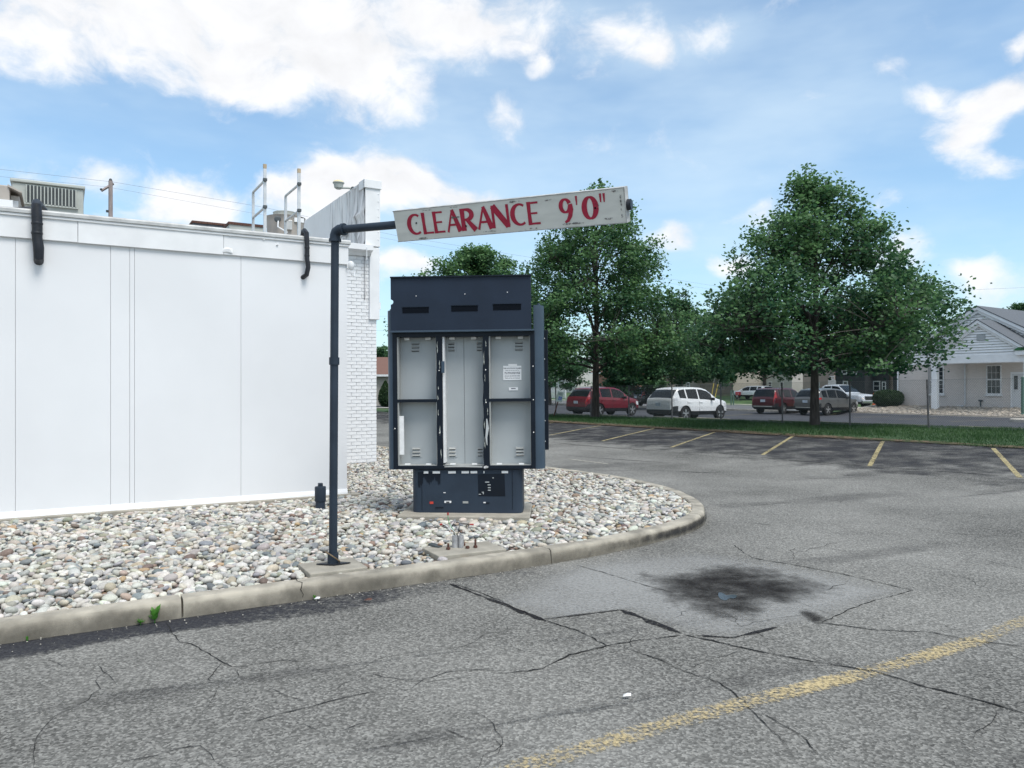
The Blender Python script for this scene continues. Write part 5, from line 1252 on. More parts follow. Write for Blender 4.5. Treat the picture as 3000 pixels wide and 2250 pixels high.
pr2 = lerp_prof([(0, 3.4), (.14, 4.5), (.25, 4.95), (.36, 4.75), (.43, 4.5), (.5, 4.05), (.57, 3.6), (.64, 3.3), (.70, 2.9), (.78, 2.4), (.84, 1.95), (.90, 1.35), (.96, .8), (1, .25)])
pr3 = lerp_prof([(0, 3.0), (.2, 4.6), (.45, 5.0), (.65, 4.6), (.8, 3.6), (.92, 2.2), (1, .5)])
prb = lerp_prof([(0, 2.0), (.15, 3.6), (.35, 4.6), (.6, 4.4), (.8, 3.2), (.93, 1.8), (1, .4)])
def tree_at(px, s=None, Y=None):
    r = (px-1500)/F; return (r*Y, Y, gz(r*Y, Y)-.03)
def top_h(ytop, l): return zpx(ytop, l[1])-l[2]
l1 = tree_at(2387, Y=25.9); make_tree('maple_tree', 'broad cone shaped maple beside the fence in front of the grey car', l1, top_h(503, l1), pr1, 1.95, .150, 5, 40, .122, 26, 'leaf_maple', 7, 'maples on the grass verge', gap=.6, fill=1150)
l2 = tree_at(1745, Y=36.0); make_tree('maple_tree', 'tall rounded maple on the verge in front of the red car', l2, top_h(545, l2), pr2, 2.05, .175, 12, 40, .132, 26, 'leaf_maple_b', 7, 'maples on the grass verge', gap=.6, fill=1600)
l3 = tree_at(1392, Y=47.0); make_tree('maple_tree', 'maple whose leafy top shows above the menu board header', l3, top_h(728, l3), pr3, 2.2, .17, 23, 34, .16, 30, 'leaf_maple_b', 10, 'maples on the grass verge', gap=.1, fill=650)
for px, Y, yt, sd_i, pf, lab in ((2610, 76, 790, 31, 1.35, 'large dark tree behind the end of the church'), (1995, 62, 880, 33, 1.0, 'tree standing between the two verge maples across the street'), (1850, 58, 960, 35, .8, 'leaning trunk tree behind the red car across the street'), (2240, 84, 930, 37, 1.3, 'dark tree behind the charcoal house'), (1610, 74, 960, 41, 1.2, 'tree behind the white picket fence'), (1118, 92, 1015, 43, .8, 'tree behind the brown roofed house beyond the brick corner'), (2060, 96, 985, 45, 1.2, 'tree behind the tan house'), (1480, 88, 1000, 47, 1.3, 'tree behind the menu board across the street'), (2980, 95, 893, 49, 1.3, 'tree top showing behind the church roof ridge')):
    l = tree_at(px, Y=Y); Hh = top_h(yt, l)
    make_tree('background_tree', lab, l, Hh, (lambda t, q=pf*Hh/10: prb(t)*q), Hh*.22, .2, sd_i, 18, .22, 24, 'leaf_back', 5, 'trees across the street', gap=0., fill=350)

# ------------------------------------------------------------------ grass blades on the verge
nb_ = 85000
S_ = rng.uniform(-9, 30, nb_); Wd = rng.uniform(-4.75, 1.4, nb_); Wd += .18*np.sin(S_*2.3+1)*(Wd < -3.9)
keep = (rng.uniform(0, 1, nb_) < np.clip((Wd+4.95+.25*np.sin(S_*1.3))/.7, .05, 1)); S_, Wd = S_[keep], Wd[keep]; nb_ = len(S_)
X = FX+S_*SD[0]+Wd*ND[0]; Y = FY+S_*SD[1]+Wd*ND[1]; Zg = np.array([gz(a_, b_) for a_, b_ in zip(X, Y)])+.01
hb_ = rng.uniform(.035, .085, nb_)*(1+.6*(np.sin(X*1.7)*np.cos(Y*1.3) > .5)); ang = rng.uniform(0, 6.28, nb_); wv = .008
dx = np.cos(ang)*wv; dy = np.sin(ang)*wv; lx_ = rng.normal(0, .03, nb_); ly_ = rng.normal(0, .03, nb_)
Vg = np.stack([np.stack([X-dx, Y-dy, Zg], -1), np.stack([X+dx, Y+dy, Zg], -1), np.stack([X+lx_, Y+ly_, Zg+hb_], -1)], 1).reshape(-1, 3); ig = np.arange(nb_)*3
gr = stuff(obj('verge_grass', npmesh('verge_grass', Vg, np.stack([ig, ig+1, ig+2], -1), 'grass_blade', False, attr=np.repeat((.45+.2*np.sin(X*.9)*np.sin(Y*.8)+rng.normal(0, .2, nb_)).clip(0, 1), 3))))

# ------------------------------------------------------------------ chain link fence
fnc = thing('chain_link_fence', 'chain link fence on brown steel posts behind the maples', 'fence', (0, 0, 0))
post_s = [-5.45, -2.75, 0, 2.62, 5.28, 8.15, 10.8, 13.5, 16.2, 19.0, 21.7, 24.4, 27.1]; FHs = 1.45
leanv = {0: (-.035, 0), 2.62: (.0, 0), 13.5: (.0, .0)}
for ps in post_s:
    x_, y_ = xy(ps, 0); z_ = gz(x_, y_); lv_ = leanv.get(ps, (random.uniform(-.02, .02), 0)); hp = FHs+.04
    MB().tube([(x_, y_, z_-.1), (x_+lv_[0]*hp, y_, z_+hp)], .030, 8).build('post', 'fence_post', fnc, smooth=True)
for a_, b_ in zip(post_s, post_s[1:]):
    b = MB(); L_ = b_-a_; cell = .066; nw_ = int(L_/cell); rw = .0020
    def fp(s_, h_):
        x_, y_ = xy(s_, -.035); return Vector((x_, y_, gz(x_, y_)+.03+h_))
    slope = 1.15; adv = FHs/slope
    for sg in (1, -1):
        k = -int(adv/cell)-1
        while k*cell < L_+adv:
            s0 = k*cell; k += 1
            if sg > 0: ta, tb = s0, s0+adv; ha, hb2 = 0, FHs
            else: ta, tb = s0, s0-adv; ha, hb2 = 0, FHs
            # clip to the bay
            pts = []
            lo_t, hi_t = 0., 1.
            d_ = tb-ta
            t0_, t1_ = (0-ta)/d_, (L_-ta)/d_
            lo_t = max(0, min(t0_, t1_)); hi_t = min(1, max(t0_, t1_))
            if hi_t-lo_t < .02: continue
            A = fp(a_+ta+d_*lo_t, FHs*lo_t); B = fp(a_+ta+d_*hi_t, FHs*hi_t); dirv = (B-A).normalized(); o1 = Vector((-dirv.z*.4, .0, .6)).cross(dirv).normalized()*rw; o2 = dirv.cross(o1).normalized()*rw
            b.add([A+o1, A-o1*.5+o2, A-o1*.5-o2, B+o1, B-o1*.5+o2, B-o1*.5-o2], [(0, 1, 4, 3), (1, 2, 5, 4), (2, 0, 3, 5)])
    b.tube([fp(a_, FHs), fp(b_, FHs)], .004, 4); b.tube([fp(a_, .02), fp(b_, .02)], .004, 4)
    b.build('wire_mesh', 'fence_wire', fnc)
# wheel stops behind the fence
for px, lab in ((1800, 'concrete wheel stop beside the trunk of the rounded maple, below the red SUV door'), (1958, 'concrete wheel stop below the rear wheel of the white crossover'), (2090, 'concrete wheel stop below the front door of the white crossover'), (2310, 'concrete wheel stop by the fence between the white crossover and the cone shaped maple'), (2470, 'concrete wheel stop just beyond the cone shaped maple trunk towards the church'), (2640, 'concrete wheel stop by the leaning fence post before the church corner'), (2900, 'concrete wheel stop by the fence opposite the church door'), (1690, 'concrete wheel stop below the tail of the red SUV')):
    x_, y_ = on_w(px, 1.75); s0, _ = sw(x_, y_)
    o = MB().prism([(-.09, 0), (.09, 0), (.06, .13), (-.06, .13)], 0, -.9, .9).build('wheel_stop', 'concrete', None, fix=True, bevel=.01); o.location = (x_, y_, gz(x_, y_)-.01); o.rotation_euler = (0, 0, math.atan2(SD[1], SD[0]))
    tag(o, lab, 'wheel stop', 'wheel stops along the fence')

# ------------------------------------------------------------------ vehicles
def interp(tab, x): return float(np.interp(x, [a_ for a_, _ in tab], [b_ for _, b_ in tab]))
def wheel(t, x, y, r, side, spokes=5):
    w = thing_part('wheel', t); w.location = (x, y, r)
    MB().lathe([(r*.62, -.11), (r*.92, -.115), (r, -.07), (r, .07), (r*.92, .115), (r*.62, .11)], (0, 0, 0), 24, 'y').build('tyre', 'tyre', w, smooth=True)
    b = MB(); yo = side*.085
    b.lathe([(r*.70, yo-.02*side), (r*.70, yo+.02*side), (r*.63, yo+.022*side), (r*.61, yo-.02*side)], (0, 0, 0), 24, 'y')
    for i in range(spokes):
        a_ = 2*math.pi*i/spokes+.3
        for da in (-.16, .16):
            p0 = Vector((math.cos(a_)*r*.10, yo+.012*side, math.sin(a_)*r*.10)); p1 = Vector((math.cos(a_+da)*r*.64, yo+.012*side, math.sin(a_+da)*r*.64)); b.tube([p0, p1], [r*.075, r*.06], 4)
    b.lathe([(r*.16, yo), (r*.15, yo+.03*side), (r*.05, yo+.035*side)], (0, 0, 0), 12, 'y')
    b.build('rim', 'rim', w)
    MB().lathe([(r*.61, yo-.03*side), (r*.61, yo-.035*side)], (0, 0, 0), 20, 'y').build('brake_disc', 'wheel_well', w)
    return w
def thing_part(name, parent):
    o = bpy.data.objects.new(name, None); COL.objects.link(o); o.parent = parent; return o
def vehicle(name, label, loc, heading, paint, L_, W_, H_, top, belt, hwid, rrat, wins, wshield, rwin, wheels, wr=.37, tail=None, plate=True, clad=.26, group=None, mir=None, roofrail=False, lights_on=False, belt_chrome=False, rear_clad=.40, bottom=.30, rscale=1):
    """a car body lofted along its length; t runs from the rear bumper to the nose"""
    vz = gz(loc[0], loc[1]); t = thing(name, label, 'car', (loc[0], loc[1], vz), math.atan2(heading[1], heading[0]), group)
    st = set(frange(0, L_, .09)); 
    for a_, b_ in wins: st |= {a_, b_}
    st |= set(wshield) | set(rwin); 
    for wx in wheels: st |= {wx+(wr+.07)*math.cos(R(q)) for q in range(0, 181, 12)}
    for a_, _ in top+belt+hwid: st.add(a_)
    st = sorted(st); cl_ = [st[0]]
    for s_ in st[1:]:
        if s_-cl_[-1] > .012: cl_.append(s_)
    st = [s_ for s_ in cl_ if s_ <= L_+1e-6]
    ring = []; NJ = 11
    for s_ in st:
        tp, bl = interp(top, s_)*H_, interp(belt, s_)*H_; bl = min(bl, tp-.004); hw = interp(hwid, s_)*W_/2; rw = hw*interp(rrat, s_)
        zb = bottom+.10*max(0, (s_-L_+.5)/.5)+.10*max(0, (.35-s_)/.35)
        for wx in wheels:
            d = abs(s_-wx); ra = wr+.07
            if d < ra: zb = max(zb, wr+math.sqrt(ra*ra-d*d)-.01)
        def lerp(a_, b_, f): return a_+(b_-a_)*f
        zbase = bottom
        def zz(f): return max(zb+.001*f, lerp(zbase, bl, f))
        gx0, gx1 = hw*.955, rw
        pr = [(0, zb), (hw*.90, zb), (hw*.985, zz(clad)), (hw, zz(.55)), (hw*.985, zz(.85)), (gx0, bl), (lerp(gx0, gx1, .05), lerp(bl, tp-.03, .05)), (lerp(gx0, gx1, .90), lerp(bl, tp-.03, .88)), (rw*.955, tp-.022), (rw*.62, tp+.0), (0, tp+.012)]
        if tp-bl < .02: pr[6] = (gx0*.995, bl); pr[7] = (gx0*.98, lerp(bl, tp, .5)); pr[8] = (gx0*.93, tp)
        ring.append(pr)
    parts = {}
    def put(key, m, quad): parts.setdefault((key, m), MB()).quad(*quad)
    for i in range(len(st)-1):
        mid_ = (st[i]+st[i+1])/2
        for j in range(NJ-1):
            for sg in (1, -1):
                q = [(st[i]-L_/2, sg*ring[i][j][0], ring[i][j][1]), (st[i+1]-L_/2, sg*ring[i+1][j][0], ring[i+1][j][1]), (st[i+1]-L_/2, sg*ring[i+1][j+1][0], ring[i+1][j+1][1]), (st[i]-L_/2, sg*ring[i][j+1][0], ring[i][j+1][1])]
                key, m = 'body', paint
                if j == 0: key, m = 'underside', 'wheel_well'
                elif j == 1: key, m = 'sill_cladding_%d' % sg, 'car_trim'
                elif j == 2 and (mid_ < rear_clad*.5 or mid_ > L_-.12): key, m = ('rear_cladding' if mid_ < L_/2 else 'front_cladding'), 'car_trim'
                elif j == 6:
                    for wi, (a_, b_) in enumerate(wins):
                        if a_ <= mid_ <= b_: key, m = 'side_window_%d_%d' % (wi, sg), 'car_glass'
                    if mid_ < wins[0][0] and mid_ > rwin[0]-.05 and tail is None: key, m = 'rear_quarter', paint
                elif j >= 8 and wshield[0] <= mid_ <= wshield[1]: key, m = 'windshield', 'car_glass'
                elif j >= 8 and rwin[0] <= mid_ <= rwin[1]: key, m = 'rear_window', 'car_glass'
                if tail and tail[0] <= j <= tail[1] and mid_ < tail[2]: key, m = 'tail_light_%d' % sg, tail[3]
                if j in (3, ) and L_-.52 < mid_ < L_-.10: key, m = 'headlight_%d' % sg, 'lamp_clear'
                put(key, m, q if sg > 0 else q[::-1])
    for idx, flip in ((0, 1), (len(st)-1, 0)):
        r_ = ring[idx]; x_ = st[idx]-L_/2
        for j in range(1, NJ-1):
            q = [(x_, r_[j][0], r_[j][1]), (x_, r_[j+1][0], r_[j+1][1]), (x_, -r_[j+1][0], r_[j+1][1]), (x_, -r_[j][0], r_[j][1])]
            put(*(('front_cladding' if idx else 'rear_cladding', 'car_trim') if j <= 2 else ('body', paint)), q)
    for (key, m), b in parts.items():
        nm = key.rstrip('-0123456789_') if '_' in key else key
        b.build(nm if nm else key, m, t, smooth=True)
    # dark wheel housings
    for wx in wheels:
        MB().span((wx-L_/2-wr-.09, -W_/2+.12, bottom-.02), (wx-L_/2+wr+.09, W_/2-.12, wr*2+.06)).build('wheel_housing', 'wheel_well', t)
    for wx in wheels:
        for sg in (1, -1): wheel(t, wx-L_/2, sg*(W_/2-.125), wr, sg)
    mx = mir if mir else wshield[0]+.12
    for sg in (1, -1):
        mm = MB(); mm.box((mx-L_/2, sg*(W_/2+.05), interp(belt, mx)*H_+.07), (.13, .20, .15)); mm.build('wing_mirror', 'car_trim' if not belt_chrome else paint, t, bevel=.03)
    hz = interp(belt, L_*.5)*H_-.12
    for a_, b_ in wins[-2:]:
        for sg in (1, -1): MB().box((a_+.10-L_/2, sg*(interp(hwid, a_)*W_/2*.995+.008), hz), (.20, .03, .03)).build('door_handle', paint, t, bevel=.008)
        for sg in (1, -1): MB().box((a_-.06-L_/2, sg*(interp(hwid, a_)*W_/2*.995-.002), hz-.24), (.008, .012, .56)).build('door_gap', 'car_trim', t)
    if plate:
        MB().box((-L_/2-.012, 0, .86*rscale), (.02, .32, .16)).build('licence_plate', 'plate', t)
    MB().tube([(-L_/2-.004, -W_*.36, .50), (-L_/2-.02, 0, .50), (-L_/2-.004, W_*.36, .50)], .02, 6).build('bumper_lip', 'car_trim' if not belt_chrome else 'unit_grey', t)
    if roofrail:
        for sg in (1, -1): MB().tube([(wins[0][0]-L_/2, sg*W_*.335, H_*.985), (wins[0][0]+.1-L_/2, sg*W_*.335, H_+.03), (wshield[0]-.2-L_/2, sg*W_*.335, H_+.02), (wshield[0]-L_/2, sg*W_*.335, H_*.96)], .016, 6).build('roof_rail', 'chrome', t)
    return t
edge = dict(L_=4.78, W_=1.93, H_=1.74, top=[(0, .50), (.04, .60), (.10, .665), (.20, .715), (.45, .86), (.68, .955), (1.0, .985), (1.9, 1.0), (2.5, .985), (2.9, .93), (3.3, .80), (3.62, .675), (3.9, .635), (4.3, .60), (4.58, .545), (4.72, .46), (4.78, .38)],
            belt=[(0, .48), (.06, .58), (.14, .66), (.30, .68), (1.2, .645), (3.0, .60), (3.7, .595), (4.3, .575), (4.58, .525), (4.72, .44), (4.78, .37)],
            hwid=[(0, .82), (.06, .88), (.25, .95), (.7, .99), (1.5, 1.0), (3.6, .99), (4.2, .94), (4.55, .83), (4.72, .70), (4.78, .60)],
            rrat=[(0, .93), (.2, .88), (.5, .78), (1.0, .745), (2.6, .745), (3.2, .80), (3.6, .87), (4.78, .9)],
            wins=[(.62, 1.12), (1.22, 2.08), (2.16, 3.22)], wshield=(2.62, 3.55), rwin=(.13, .60), wheels=(1.02, 3.86), wr=.375, tail=(4, 4, .42, 'lamp_red'), rear_clad=.9, mir=3.12)
crv = dict(L_=4.52, W_=1.82, H_=1.68, top=[(0, .46), (.03, .58), (.08, .66), (.16, .80), (.30, .93), (.50, .98), (1.6, 1.0), (2.3, .985), (2.7, .92), (3.1, .79), (3.4, .68), (3.7, .64), (4.1, .60), (4.36, .53), (4.48, .44), (4.52, .36)],
           belt=[(0, .45), (.05, .57), (.12, .62), (.4, .64), (2.6, .61), (3.5, .60), (4.1, .57), (4.36, .50), (4.48, .42), (4.52, .35)],
           hwid=[(0, .84), (.06, .90), (.25, .96), (.7, 1.0), (3.4, .99), (4.0, .93), (4.32, .82), (4.47, .70), (4.52, .6)], rrat=[(0, .93), (.3, .80), (.6, .76), (2.4, .76), (3.0, .82), (3.4, .88), (4.52, .9)],
           wins=[(.55, 1.0), (1.10, 1.95), (2.03, 3.0)], wshield=(2.42, 3.32), rwin=(.09, .36), wheels=(.98, 3.60), wr=.35, tail=(5, 6, .30, 'lamp_red'), rear_clad=.8, mir=2.92, belt_chrome=True)
equ = dict(L_=4.65, W_=1.84, H_=1.66, top=[(0, .48), (.04, .60), (.10, .665), (.18, .74), (.40, .89), (.62, .96), (1.0, .985), (1.8, 1.0), (2.45, .98), (2.85, .92), (3.2, .80), (3.52, .68), (3.85, .64), (4.25, .60), (4.48, .54), (4.6, .45), (4.65, .37)],
           belt=[(0, .47), (.06, .58), (.14, .65), (.35, .665), (1.2, .635), (3.0, .61), (3.6, .60), (4.2, .57), (4.48, .51), (4.6, .43), (4.65, .36)],
           hwid=[(0, .83), (.06, .89), (.25, .95), (.7, .99), (3.5, .99), (4.1, .93), (4.44, .82), (4.6, .70), (4.65, .6)], rrat=[(0, .93), (.2, .87), (.5, .78), (1.0, .75), (2.5, .75), (3.1, .81), (3.5, .87), (4.65, .9)],
           wins=[(.55, 1.02), (1.14, 2.0), (2.08, 3.12)], wshield=(2.56, 3.44), rwin=(.12, .55), wheels=(1.0, 3.74), wr=.36, tail=(4, 4, .40, 'lamp_red'), rear_clad=.7, mir=3.02, belt_chrome=True)
trk = dict(L_=5.6, W_=2.0, H_=1.92, top=[(0, .50), (.05, .60), (1.75, .60), (1.8, .62), (1.95, .90), (2.2, .985), (2.9, 1.0), (3.4, .97), (3.8, .82), (4.15, .66), (4.5, .63), (5.2, .60), (5.45, .55), (5.56, .46), (5.6, .38)],
           belt=[(0, .49), (.05, .58), (1.75, .585), (4.1, .60), (5.2, .575), (5.45, .52), (5.56, .44), (5.6, .37)], hwid=[(0, .93), (.1, .97), (1, 1.), (4.6, 1.), (5.3, .95), (5.5, .88), (5.6, .8)],
           rrat=[(0, .97), (1.7, .97), (2.2, .82), (3.2, .80), (4.1, .90), (5.6, .94)], wins=[(2.15, 2.75), (2.85, 3.6)], wshield=(3.42, 4.10), rwin=(1.83, 2.1), wheels=(1.1, 4.6), wr=.39, tail=(3, 4, .12, 'lamp_red'), mir=3.6, bottom=.42, plate=False)
def car_pos(px, Y): return ((px-1500)/F*Y, Y)
hd = (math.sin(R(52)), math.cos(R(52)))
vehicle('suv', 'white crossover SUV parked behind the fence between the two big maples', car_pos(2017, 40.6), hd, 'paint_white', **{**edge, 'tail': (4, 4, .42, 'lamp_clear')}, group='parked cars')
vehicle('suv', 'bright red crossover SUV parked behind the trunk of the rounded maple', car_pos(1770, 46.0), (math.sin(R(50)), math.cos(R(50))), 'paint_red', **edge, group='parked cars')
vehicle('suv', 'maroon SUV with tall red tail lights parked beside the grey one', car_pos(2291, 50.2), (math.sin(R(50)), math.cos(R(50))), 'paint_maroon', **crv, group='parked cars')
vehicle('suv', 'grey crossover SUV parked behind the cone shaped maple trunk', car_pos(2424, 47.8), (math.sin(R(55)), math.cos(R(55))), 'paint_grey', **equ, group='parked cars')
tk = vehicle('pickup_truck', 'pale silver pickup truck with lit headlight on the street beyond the grey car', car_pos(2456, 61.5), (math.sin(R(150)), math.cos(R(150))), 'paint_silver', **trk)
for sg in (1, -1): MB().lathe([(.09, 0), (.085, .03), (.03, .05)], (trk['L_']/2-.08, sg*.74, .80), 12, 'x').build('headlight_lamp', 'headlight_on', tk)
MB().box((trk['L_']/2-.02, 0, .86), (.05, 1.1, .30)).build('grille', 'car_trim', tk); MB().box((trk['L_']/2+.01, 0, .56), (.08, 1.75, .18)).build('front_bumper', 'chrome', tk, bevel=.02)
vehicle('suv', 'black SUV across the street half hidden behind the white crossover', car_pos(1925, 66), (math.sin(R(62)), math.cos(R(62))), 'paint_black', **crv)
vehicle('hatchback', 'small white car on the lawn beyond the maroon SUV', (on_w(2205, 43)), (-.55, .835), 'paint_white', **{**crv, 'H_': 1.42, 'L_': 4.52})

# ------------------------------------------------------------------ church
cx0, cy0 = on_w(2634, 25.0); CROT = math.atan2(-SD[1], -SD[0])      # local x along the facade to the right, local y away from the camera
zg = .35
ch = thing('church_building', 'low pale brick church with white clapboard gables and grey shingle roofs', 'building', (cx0, cy0, 0), CROT)
def cs(px, yl):
    """local x on the facade-parallel plane local y=yl, and depth"""
    r = (px-1500)/F; ex, ey = -SD[0], -SD[1]; ax, ay = cx0+ND[0]*yl, cy0+ND[1]*yl
    s_ = (r*ay-ax)/(ex-r*ey); return s_, ay+s_*ey
def cp(px, py, yl): s_, d = cs(px, yl); return s_, CZ+(HY-py)/F*d
WCH = 2*cs(2868, 0)[0]; Y6 = lambda x, y: (2600+x/4.1475, 860+y/4.1475)
z_eave = cp(2634, 1070, 0)[1]; pk = cp(*Y6(1110, 158), 0); pitch_z = pk[1]
MB().span((0, .0, zg-.3), (WCH, 14, z_eave)).build('brick_wall', 'church_brick', ch)
MB().span((-.02, -.06, z_eave-.02), (WCH+.02, .05, z_eave+.30)).build('frieze_board', 'trim_white', ch)
ev = .45; xm = pk[0]
zle = cp(2614, 1053, 0)[1]
def gable_siding(par, x0, x1, zbot, xm, ztop, y_, step=.155, name='clapboard'):
    z_ = zbot; i = 0
    while z_ < ztop-.05:
        zt_ = min(z_+step-.028, ztop); f0 = (z_-zbot)/(ztop-zbot); f1 = (zt_-zbot)/(ztop-zbot)  # boards cut short; the gap stands in for shade under each lap
        a0, b0 = x0+(xm-x0)*f0, x1+(xm-x1)*f0; a1, b1 = x0+(xm-x0)*f1, x1+(xm-x1)*f1
        MB().add([(a0, y_-.05, z_), (b0, y_-.05, z_), (b1, y_, zt_), (a1, y_, zt_), (a0, y_+.02, z_), (b0, y_+.02, z_), (b1, y_+.02, zt_), (a1, y_+.02, zt_)], [(0, 1, 2, 3), (0, 4, 5, 1), (4, 7, 6, 5), (3, 2, 6, 7), (0, 3, 7, 4), (1, 5, 6, 2)]).build(name, 'siding_white', par); z_ += step
MB().prism([(-.1, z_eave+.3), (WCH+.1, z_eave+.3), (xm, pitch_z-.3)], 1, .035, .3).build('gable_shadow_backing', 'unit_grey', ch)  # grey seen between the boards, painted shadow lines for the clapboard laps
gable_siding(ch, -.1, WCH+.1, z_eave+.30, xm, pitch_z-.35, .02)
def rake(par, xa, za, xb, zb_, y0, y1, th, m, nm): MB().prism([(xa, za), (xb, zb_), (xb, zb_-th), (xa, za-th)], 1, y0, y1).build(nm, m, par)
sl_ = (pitch_z-zle)/(xm+ev)
for sg, xe in ((0, -ev), (1, 2*xm+ev)):
    rake(ch, xe, zle, xm, pitch_z, -.30, .06, .20, 'trim_white', 'rake_board'); rake(ch, xe, zle-.2, xm, pitch_z-.2, -.18, .06, .18, 'trim_white', 'rake_moulding')
    MB().prism([(xe-.03*(1-2*sg), zle+.03), (xm, pitch_z+.05), (xm, pitch_z), (xe, zle-.02)], 1, -.34, 15).build('roof', 'shingle', ch)
MB().span((-ev, -.3, zle-.2), (.0, .5, zle+.0)).build('eave_box', 'trim_white', ch)
MB().tube([(-.42, -.2, zle-.18), (-.36, -.1, zle-.32), (-.10, -.06, zle-.42), (-.05, -.06, zle-.55), (-.05, -.06, zg+.1)], .05, 8).build('downspout', 'trim_white', ch, smooth=True)
# porch in front
yp = -1.9
px0, d0 = cs(Y6(470, 0)[0], yp); px1 = cs(Y6(1790, 0)[0], yp)[0]; pm = cp(*Y6(1120, 322), yp); zb0 = cp(*Y6(560, 855), yp)[1]; zb1 = cp(*Y6(560, 765), yp)[1]
xc0, xc1 = cs(Y6(528, 0)[0], yp)[0], cs(Y6(1720, 0)[0], yp)[0]
zgb = cp(*Y6(660, 690), yp)[1]
MB().span((xc0, yp, zb0), (xc1, yp+.28, zb1)).build('porch_beam', 'trim_white', ch, bevel=.01)
MB().span((xc0+.02, yp+.02, zb1), (xc1-.02, 0, zb1+.1)).build('porch_ceiling', 'trim_white', ch)
gx0, gx1 = cs(Y6(600, 0)[0], yp)[0], cs(Y6(1640, 0)[0], yp)[0]
MB().prism([(gx0-.35, zb1), (gx1+.35, zb1), (pm[0], pm[1]-.3)], 1, yp+.065, yp+.25).build('gable_shadow_backing', 'unit_grey', ch)  # same grey backing, shadow lines of the porch siding put in as colour
gable_siding(ch, gx0-.35, gx1+.35, zb1+.0, pm[0], pm[1]-.35, yp+.05, .15)
xe0 = 2*pm[0]-gx1-.35; slp = (pm[1]-zgb)/(pm[0]-gx0)
for xe, zz_ in ((gx0-.28, pm[1]-slp*(pm[0]-gx0+.28)), (gx1+.28, pm[1]-slp*(gx1+.28-pm[0]))):
    rake(ch, xe, zz_, pm[0], pm[1], yp-.28, yp+.06, .19, 'trim_white', 'porch_rake'); rake(ch, xe, zz_-.19, pm[0], pm[1]-.19, yp-.15, yp+.04, .17, 'trim_white', 'porch_rake_moulding')
    MB().prism([(xe, zz_+.04), (pm[0], pm[1]+.05), (pm[0], pm[1]), (xe, zz_)], 1, yp-.32, 5).build('porch_roof', 'shingle', ch)
for xa, xb in ((Y6(458, 0)[0], Y6(700, 0)[0]), (Y6(1570, 0)[0], Y6(1820, 0)[0])):
    a_, b_ = cs(xa, yp)[0], cs(xb, yp)[0]; zc0 = cp(*Y6(560, 780), yp)[1]; zc1 = cp(*Y6(560, 728), yp)[1]
    MB().span((a_, yp-.22, zc0), (b_, yp-.02, zc1)).build('cornice_return', 'trim_white', ch, bevel=.01)
    MB().prism([(a_-.08, zc1), (b_+.08, zc1), (b_-.05, zc1+.17), (a_+.2, zc1+.17)], 1, yp-.28, yp-.02).build('cornice_flashing', 'green_flashing', ch)
for px_ in (563, 1690):
    xa = cs(Y6(px_, 0)[0], yp)[0]; MB().span((xa-.17, yp+.02, zg-.35), (xa+.17, yp+.30, zb0)).build('porch_column', 'trim_white', ch, bevel=.015)
a_ = cp(*Y6(1085, 500), yp); b_ = cp(*Y6(1185, 568), yp); gv = MB().span((a_[0], yp-.03, b_[1]), (b_[0], yp+.02, a_[1])).build('gable_vent', 'panel_grey', ch)
# windows
def window(par, x0, z0, x1, z1, y_, cols=1, rows=2, fr=.07, m='frame_white', sill=True, glass='window_glass'):
    w = thing_part('window', par)
    MB().span((x0, y_-.045, z0), (x0+fr, y_+.03, z1)).build('frame', m, w); MB().span((x1-fr, y_-.045, z0), (x1, y_+.03, z1)).build('frame', m, w)
    MB().span((x0+fr, y_-.045, z1-fr), (x1-fr, y_+.03, z1)).build('frame', m, w); MB().span((x0+fr, y_-.045, z0), (x1-fr, y_+.03, z0+fr)).build('frame', m, w)
    MB().span((x0+fr, y_-.04, (z0+z1)/2-.03), (x1-fr, y_+.02, (z0+z1)/2+.03)).build('meeting_rail', m, w)
    for q0, q1 in ((z0+fr, (z0+z1)/2-.03), ((z0+z1)/2+.03, z1-fr)): MB().span((x0+fr, y_-.012, q0), (x1-fr, y_+.01, q1)).build('pane', glass, w)
    for i in range(1, cols): xx = x0+fr+(x1-x0-2*fr)*i/cols; MB().span((xx-.007, y_-.028, z0+fr), (xx+.007, y_-.012, z1-fr)).build('muntin', m, w)
    for i in range(1, rows*2):
        if i == rows: continue
        zz = z0+fr+(z1-z0-2*fr)*i/(rows*2); MB().span((x0+fr, y_-.027, zz-.007), (x1-fr, y_-.0125, zz+.007)).build('muntin', m, w)
    if sill: MB().span((x0-.06, y_-.11, z0-.10), (x1+.06, y_+.02, z0)).build('sill', m, w)
    return w
a_ = cp(*Y6(600, 885), 0); b_ = cp(*Y6(690, 1222), 0); window(ch, a_[0]-.45, b_[1], b_[0], a_[1], 0, 3, 3)
a_ = cp(*Y6(1180, 868), 0); b_ = cp(*Y6(1388, 1228), 0); window(ch, a_[0]+.1, b_[1], b_[0], a_[1], 0, 3, 2)
a_ = cp(*Y6(1500, 955), 0); b_ = cp(*Y6(1720, 1360), 0); dr = thing_part('door', ch)
MB().span((a_[0], -.05, zg), (b_[0], .03, a_[1])).build('frame', 'trim_white', dr); MB().span((a_[0]+.09, -.07, zg+.02), (b_[0]-.09, -.05, a_[1]-.09)).build('leaf', 'door_white', dr)
c_ = cp(*Y6(1545, 1000), 0); d_ = cp(*Y6(1590, 1165), 0); MB().span((c_[0], -.078, d_[1]), (d_[0], -.07, c_[1])).build('glass', 'window_glass', dr); MB().box((a_[0]+.2, -.1, zg+1.0), (.12, .05, .04)).build('handle', 'aluminium', dr)
